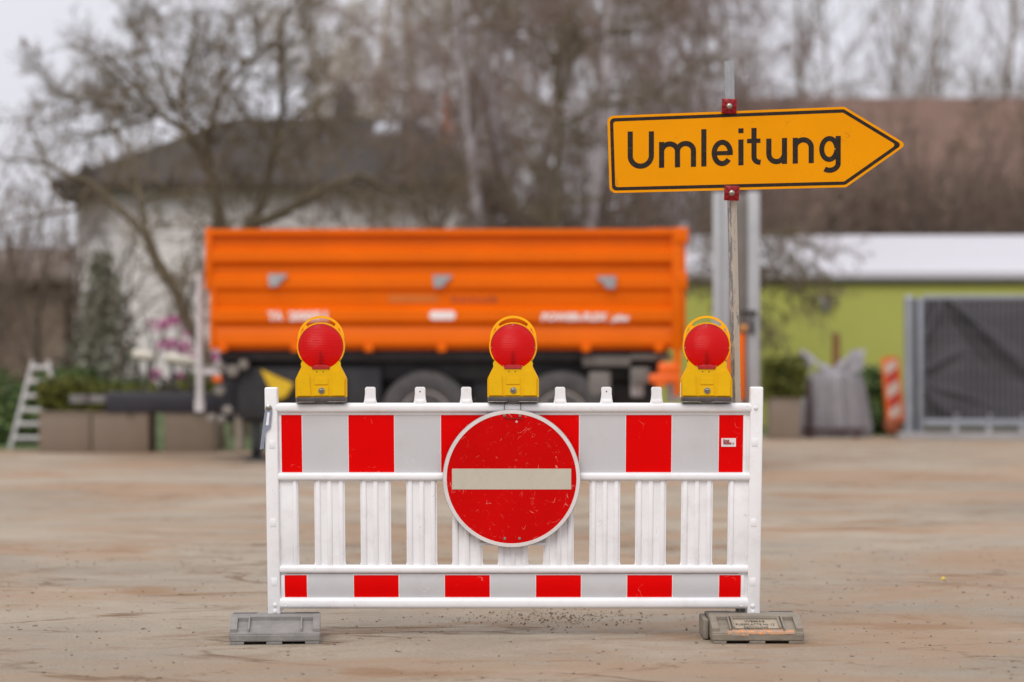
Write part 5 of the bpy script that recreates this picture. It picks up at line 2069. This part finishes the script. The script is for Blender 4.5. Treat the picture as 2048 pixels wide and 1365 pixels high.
# birch: straight pale trunk, rising limbs, long hanging twigs
cfg_birch = [dict(seg=10, jit=0.035, up=0.03, kids=22, start=0.22, ang=48, ratio=0.36, solid=1, rmin=0.006, tap=0.85, cone=0.8),
             dict(seg=6, jit=0.10, up=0.03, kids=11, start=0.2, ang=45, ratio=0.55, r=0.035, tap=0.85),
             dict(seg=5, jit=0.16, up=-0.16, kids=10, start=0.15, ang=40, ratio=0.8, r=0.011, tap=0.5),
             dict(seg=4, jit=0.12, up=-0.38, kids=0, start=0, ang=0, ratio=0, r=0.0075, tap=0.3)]
birch_a = tree_meshes(101, 14.0, 0.17, cfg_birch, (0.02, 0))
birch_b = tree_meshes(102, 13.0, 0.15, cfg_birch, (-0.03, 0))
# upright poplar-like tree
cfg_up = [dict(seg=10, jit=0.03, up=0.05, kids=26, start=0.12, ang=32, ratio=0.36, solid=1, rmin=0.008, tap=0.85, cone=0.7),
          dict(seg=6, jit=0.08, up=0.12, kids=9, start=0.2, ang=34, ratio=0.5, r=0.035, tap=0.85),
          dict(seg=4, jit=0.12, up=0.10, kids=6, start=0.2, ang=34, ratio=0.6, r=0.014, tap=0.6),
          dict(seg=3, jit=0.12, up=0.05, kids=0, start=0, ang=0, ratio=0, r=0.009, tap=0.3)]
up_a = tree_meshes(201, 17.0, 0.14, cfg_up)
up_b = tree_meshes(202, 15.0, 0.12, cfg_up)
# bushy thicket: many stems from the ground
def thicket(seed, n, hgt, spread):
    cfg = [dict(seg=7, jit=0.10, up=0.05, kids=10, start=0.15, ang=35, ratio=0.5, solid=1, rmin=0.008, tap=0.8),
           dict(seg=5, jit=0.16, up=0.05, kids=7, start=0.15, ang=40, ratio=0.55, r=0.025, tap=0.7),
           dict(seg=4, jit=0.2, up=0.0, kids=0, start=0, ang=0, ratio=0, r=0.014, tap=0.3)]
    rng = np.random.default_rng(seed)
    out = (Segs(), Segs())
    for i in range(n):
        a = rng.random() * 6.283
        grow(out, rng, (rng.normal(0, spread), rng.normal(0, spread * 0.5), 0), (0.35 * math.cos(a), 0.25 * math.sin(a), 1), hgt * rng.uniform(0.6, 1.1), 0.04, 0, cfg)
    return out[0].mesh('trunk', 6), out[1].mesh('crown', 3)


th_a = thicket(301, 22, 5.5, 1.5)
th_b = thicket(302, 20, 5.0, 1.3)


def at(px, d): return ((px - 1024) / F * d, d, 0)


put_tree('birch_tree', 'tall birch with a pale trunk just left of the detour sign', birch_a, bark_birch, twig_birch, at(1168, 46), 0.4)
put_tree('birch_tree', 'birch with hanging twigs above the middle lamp', birch_b, bark_birch, twig_birch, at(1040, 52), 2.0)
put_tree('birch_tree', 'birch whose twigs hang behind the top of the sign post', birch_b, bark_birch, twig_birch, at(1320, 50), 4.2)
put_tree('birch_tree', 'dense birch between the sign and the middle lamp, further back', birch_a, bark_birch, twig_birch, at(1225, 66), 5.1, 1.1)
put_tree('birch_tree', 'birch directly behind the middle of the trailer', birch_b, bark_birch, twig_birch, at(985, 46), 0.9)
put_tree('birch_tree', 'birch far behind the pale trunk, above the left end of the sign', birch_b, bark_brown, twig_birch, at(1130, 58), 1.1, 1.1)
put_tree('birch_tree', 'birch far behind, right of the orange pole', birch_a, bark_brown, twig_birch, at(985, 60), 2.4, 1.05)
put_tree('birch_tree', 'birch far behind the upper edge of the sign panel', birch_b, bark_brown, twig_birch, at(1390, 64), 3.4, 1.0)
put_tree('birch_tree', 'birch far behind, above the left edge of the sign panel', birch_a, bark_brown, twig_birch, at(1275, 58), 0.2, 1.05)
put_tree('birch_tree', 'birch half hidden between the two arching limbs', birch_b, bark_brown, twig_birch, at(1075, 70), 5.7, 1.2)
yb = tree_meshes(103, 14.0, 0.15, cfg_birch)
put_tree('weeping_tree', 'tall yellowish weeping tree behind the chimney', yb, twig_yellow, twig_yellow, at(735, 66), 1.3, 1.05)
put_tree('weeping_tree', 'yellowish weeping tree beside the orange pole', yb, twig_yellow, twig_yellow, at(885, 76), 2.6, 1.1)
put_tree('weeping_tree', 'yellowish weeping tree left of the chimney, partly behind the spreading tree', yb, twig_yellow, twig_yellow, at(660, 78), 4.9, 1.1)
put_tree('weeping_tree', 'tall yellowish weeping tree right of the skylight', yb, twig_yellow, twig_yellow, at(830, 72), 3.3, 1.1)
for px, d_, sc, rz, lab, mm in ((1590, 84, 1.0, 0.3, 'slim upright bare tree above the left end of the red roof', 0), (1765, 80, 1.05, 1.7, 'upright bare tree behind the tip of the detour arrow', 1), (1690, 88, 1.0, 2.9, 'thin upright bare tree above the middle of the detour sign', 1), (1860, 86, 0.95, 4.0, 'upright bare tree right of the arrow tip', 0), (1990, 78, 1.1, 5.0, 'sturdy upright bare tree at the right edge', 0), (2070, 88, 1.0, 0.8, 'upright bare tree cut off by the right edge', 1), (1480, 90, 0.95, 2.2, 'faint upright bare tree behind the sign post top', 1), (1930, 92, 1.0, 3.6, 'thin upright bare tree between two thicker ones at the right', 1)):
    put_tree('upright_tree', lab, up_a if mm == 0 else up_b, twig_pale, twig_pale, at(px, d_), rz, sc, 'upright bare trees beyond the red roof')
for px, d_, sc, rz, lab, mm in ((-150, 40, 0.95, 0.2, 'brown thicket at the left edge above the ladder', 0), (-20, 52, 0.72, 1.9, 'brown thicket against the left end of the white house', 1), (-190, 46, 1.1, 3.0, 'brown thicket half outside the left edge', 0), (990, 47, 1.0, 0.7, 'dense brown bush behind the trailer beside the white house', 1), (1010, 45, 1.05, 4.0, 'dense brown bush behind the middle of the trailer', 0), (1100, 48, 1.0, 2.0, 'dense brown bush left of the pale birch trunk', 1), (1010, 52, 0.85, 2.2, 'low brown bush behind the trailer, right of the house wall', 1), (1060, 53, 0.9, 5.0, 'low brown bush behind the trailer, left of the pale birch', 0), (1150, 54, 0.95, 0.4, 'low brown bush around the foot of the pale birch', 1), (1205, 51, 0.9, 3.3, 'low brown bush under the left end of the sign', 0), (1300, 55, 0.95, 1.4, 'low brown bush behind the upper rear corner of the trailer', 1), (-60, 56, 0.9, 4.1, 'far brown thicket at the left edge', 1), (1250, 47, 0.95, 5.2, 'dense brown bush below the detour sign', 0), (1340, 49, 1.0, 1.1, 'dense brown bush behind the rear end of the trailer', 1), (1420, 44, 0.75, 3.7, 'brown bush behind the broad steel post', 0),
                                (1690, 58, 1.2, 1.5, 'bare brown tree group between the sign panel and the white roof', 1), (1830, 57, 1.25, 3.5, 'bare brown tree group above the middle of the white roof', 0), (1970, 58, 1.2, 0.1, 'bare brown tree group above the right half of the white roof', 1), (1760, 54, 1.15, 0.5, 'bare brown tree group before the red roof, below the arrow tip', 0), (1900, 55, 1.2, 1.4, 'bare brown tree group before the right part of the red roof', 1), (2030, 53, 1.15, 2.7, 'bare brown tree group at the right edge before the red roof', 0), (1620, 56, 1.0, 4.4, 'bare brown tree group before the left part of the red roof', 1)):
    put_tree('bare_bush', lab, th_a if mm == 0 else th_b, bark_brown, twig_brown, at(px, d_), rz, sc, 'bare bushes behind the yard', 'stems')


# two gnarled fruit trees with limbs where the photo shows them
def limb_tree(name, label, d_, base_px, limbs, seed, cfg):
    rng = np.random.default_rng(seed)
    out = (Segs(), Segs())
    bx0 = np.array(at(base_px, d_))
    for pts, r0, r1, dy in limbs:
        W_ = []
        n = len(pts)
        fine = []
        for i in range(n - 1):
            for k in range(3):
                t_ = k / 3
                fine.append((pts[i][0] * (1 - t_) + pts[i + 1][0] * t_, pts[i][1] * (1 - t_) + pts[i + 1][1] * t_))
        fine.append(pts[-1])
        m_ = len(fine)
        for i, (x, y) in enumerate(fine):
            dep = d_ + dy * i / (m_ - 1)
            w_ = P(x + (rng.normal(0, 2.0) if 0 < i < m_ - 1 else 0), y, dep)
            W_.append(np.array(w_) - bx0)
        rs = [r0 + (r1 - r0) * i / (m_ - 1) for i in range(m_)]
        P_ = []
        length = 0
        for i in range(m_ - 1):
            out[0].add(W_[i], W_[i + 1], rs[i], rs[i + 1])
            length += np.linalg.norm(W_[i + 1] - W_[i])
        for i in range(m_):
            P_.append((W_[i], unit(W_[min(i + 1, m_ - 1)] - W_[max(i - 1, 0)]), rs[i]))
        c2 = [dict(cfg[0])] + cfg[1:]
        c2[0]['kids'] = max(4, int(cfg[0]['kids'] * length))
        c2[0]['ratio'] = cfg[0]['len'] / max(length, 0.5)
        sprout(out, rng, P_, length, 0, c2)
    put_tree(name, label, (out[0].mesh('trunk', 8), out[1].mesh('crown', 3)), bark_olive, twig_olive, tuple(bx0))


cfg_thin = [dict(kids=2.2, len=1.0, start=0.25, ang=58, ratio=0.5, solid=1, rmin=0.0045, cone=0.3),
            dict(seg=6, jit=0.22, up=0.05, kids=7, start=0.12, ang=50, ratio=0.55, r=0.022, tap=0.75),
            dict(seg=4, jit=0.25, up=0.06, kids=4, start=0.15, ang=48, ratio=0.6, r=0.011, tap=0.6),
            dict(seg=3, jit=0.25, up=0.05, kids=0, start=0, ang=0, ratio=0, r=0.007, tap=0.4)]
cfg_hang = [dict(kids=7.0, len=0.9, start=0.05, ang=60, ratio=0.5, solid=1, rmin=0.005, cone=0.2),
            dict(seg=6, jit=0.25, up=-0.08, kids=9, start=0.1, ang=50, ratio=0.6, r=0.016, tap=0.75),
            dict(seg=4, jit=0.25, up=-0.12, kids=5, start=0.15, ang=48, ratio=0.6, r=0.010, tap=0.6),
            dict(seg=3, jit=0.25, up=-0.1, kids=0, start=0, ang=0, ratio=0, r=0.007, tap=0.4)]
cfg_fruit = [dict(kids=6.0, len=1.4, start=0.15, ang=58, ratio=0.5, solid=1, rmin=0.0038, cone=0.3),
             dict(seg=6, jit=0.22, up=0.05, kids=10, start=0.12, ang=50, ratio=0.55, r=0.017, tap=0.75),
             dict(seg=4, jit=0.25, up=0.06, kids=7, start=0.15, ang=48, ratio=0.65, r=0.008, tap=0.6),
             dict(seg=3, jit=0.25, up=0.05, kids=0, start=0, ang=0, ratio=0, r=0.0055, tap=0.4)]
gy = HZ + H * F / 30.0
limb_tree('gnarled_tree', 'gnarled bare tree with a curved trunk left of the orange trailer', 30.0, 440, [
    ([(440, gy), (432, 780), (405, 690), (372, 640), (345, 570), (312, 520), (290, 465)], 0.085, 0.065, 0.0),
    ([(290, 465), (240, 421), (185, 366), (137, 349), (92, 328), (0, 315)], 0.055, 0.012, 0.4),
    ([(290, 465), (283, 410), (274, 366), (262, 300), (215, 240)], 0.05, 0.015, 0.6),
    ([(372, 640), (385, 570), (410, 540)], 0.03, 0.012, -0.5),
    ([(185, 366), (150, 420), (90, 430), (10, 450)], 0.03, 0.01, 0.2),
    ([(283, 410), (330, 380), (350, 330)], 0.03, 0.012, -0.5)], 401, cfg_thin)
gy = HZ + H * F / 34.0
limb_tree('gnarled_tree', 'large spreading bare tree rising behind the left half of the orange trailer', 34.0, 480, [
    ([(480, gy), (482, 700), (478, 600), (470, 500), (441, 450)], 0.15, 0.10, 0.0),
    ([(441, 450), (421, 352), (398, 300), (370, 263), (318, 226), (274, 171), (215, 113)], 0.085, 0.018, -0.5),
    ([(470, 500), (506, 448), (534, 376), (551, 291), (565, 192), (561, 85), (561, 30)], 0.09, 0.018, 0.6),
    ([(506, 448), (565, 428), (650, 376), (720, 350), (800, 390), (860, 430)], 0.075, 0.016, -0.6),
    ([(421, 352), (418, 270), (440, 190), (490, 130), (547, 82), (580, 20)], 0.055, 0.014, 0.4),
    ([(370, 263), (362, 180), (385, 90), (400, 20)], 0.04, 0.012, 0.8),
    ([(418, 270), (340, 200), (300, 100), (260, 30)], 0.04, 0.01, 1.0),
    ([(318, 226), (230, 215), (150, 200), (80, 150)], 0.035, 0.01, 0.4),
    ([(318, 226), (210, 270), (140, 260)], 0.03, 0.01, 0.7),
    ([(551, 291), (600, 230), (650, 200), (690, 150)], 0.04, 0.012, 0.4),
    ([(551, 291), (500, 240), (470, 200)], 0.035, 0.012, -0.4)], 402, cfg_fruit)
gy = HZ + H * F / 42.0
limb_tree('gnarled_tree', 'dark tree with long arching limbs above the middle of the picture', 42.0, 1120, [
    ([(1120, gy), (1116, 600), (1110, 400), (1122, 250), (1110, 110)], 0.085, 0.04, 0.0),
    ([(1110, 110), (1089, 75), (1058, 62), (1003, 56), (942, 58), (905, 72)], 0.035, 0.012, -0.4),
    ([(1122, 200), (1150, 110), (1181, 78), (1240, 66), (1300, 66), (1380, 20)], 0.038, 0.012, -0.4),
    ([(1122, 250), (1200, 210), (1290, 200), (1370, 150), (1430, 110)], 0.035, 0.012, -0.3)], 403, cfg_fruit)
gy = HZ + H * F / 37.0
limb_tree('bare_bush', 'overhanging bare bush between the steel post and the white roof', 37.0, 1470, [
    ([(1470, gy), (1466, 720), (1470, 600), (1480, 520)], 0.06, 0.04, 0.0),
    ([(1480, 520), (1520, 470), (1580, 470), (1630, 500), (1640, 540)], 0.03, 0.008, -0.5),
    ([(1470, 600), (1510, 540), (1560, 540), (1610, 580), (1630, 620)], 0.03, 0.008, -0.5),
    ([(1480, 520), (1540, 505), (1600, 530)], 0.025, 0.008, 0.3),
    ([(1470, 600), (1430, 540), (1395, 520), (1370, 560)], 0.03, 0.008, 0.2),
    ([(1466, 640), (1500, 600), (1540, 620), (1550, 680)], 0.02, 0.006, -0.3),
    ([(1480, 520), (1450, 470), (1400, 450)], 0.025, 0.008, 0.3)], 404, cfg_hang)

# conifer left of the house
d = 40.0
rng = np.random.default_rng(55)
root = thing('conifer', at(205, d), 'grey green conical conifer in front of the white house', 'tree')
n = 2600
h_ = P(0, 500, d).z
t_ = rng.random(n) ** 0.7
zz = 0.4 + (h_ - 0.4) * (1 - t_)
rad = 0.12 + 0.72 * t_
th = rng.random(n) * 6.283
rr_ = rad * np.sqrt(rng.random(n)) * (1 + 0.25 * np.sin(3 * th + zz * 4))
C_ = np.stack([at(205, d)[0] + rr_ * np.cos(th), d + rr_ * np.sin(th), zz], 1)
V, Fc = leaf_cloud(lambda n_: C_, n, 0.062, rng)
finish('foliage', pydata('foliage', V, Fc), leaf_con, root, smooth=0)
bm = bmesh.new()
q = at(205, d)
tube(bm, [(q[0], d, 0), (q[0], d, h_ * 0.9)], [0.08, 0.02], 8)
obj('trunk', bm, bark_brown, root)
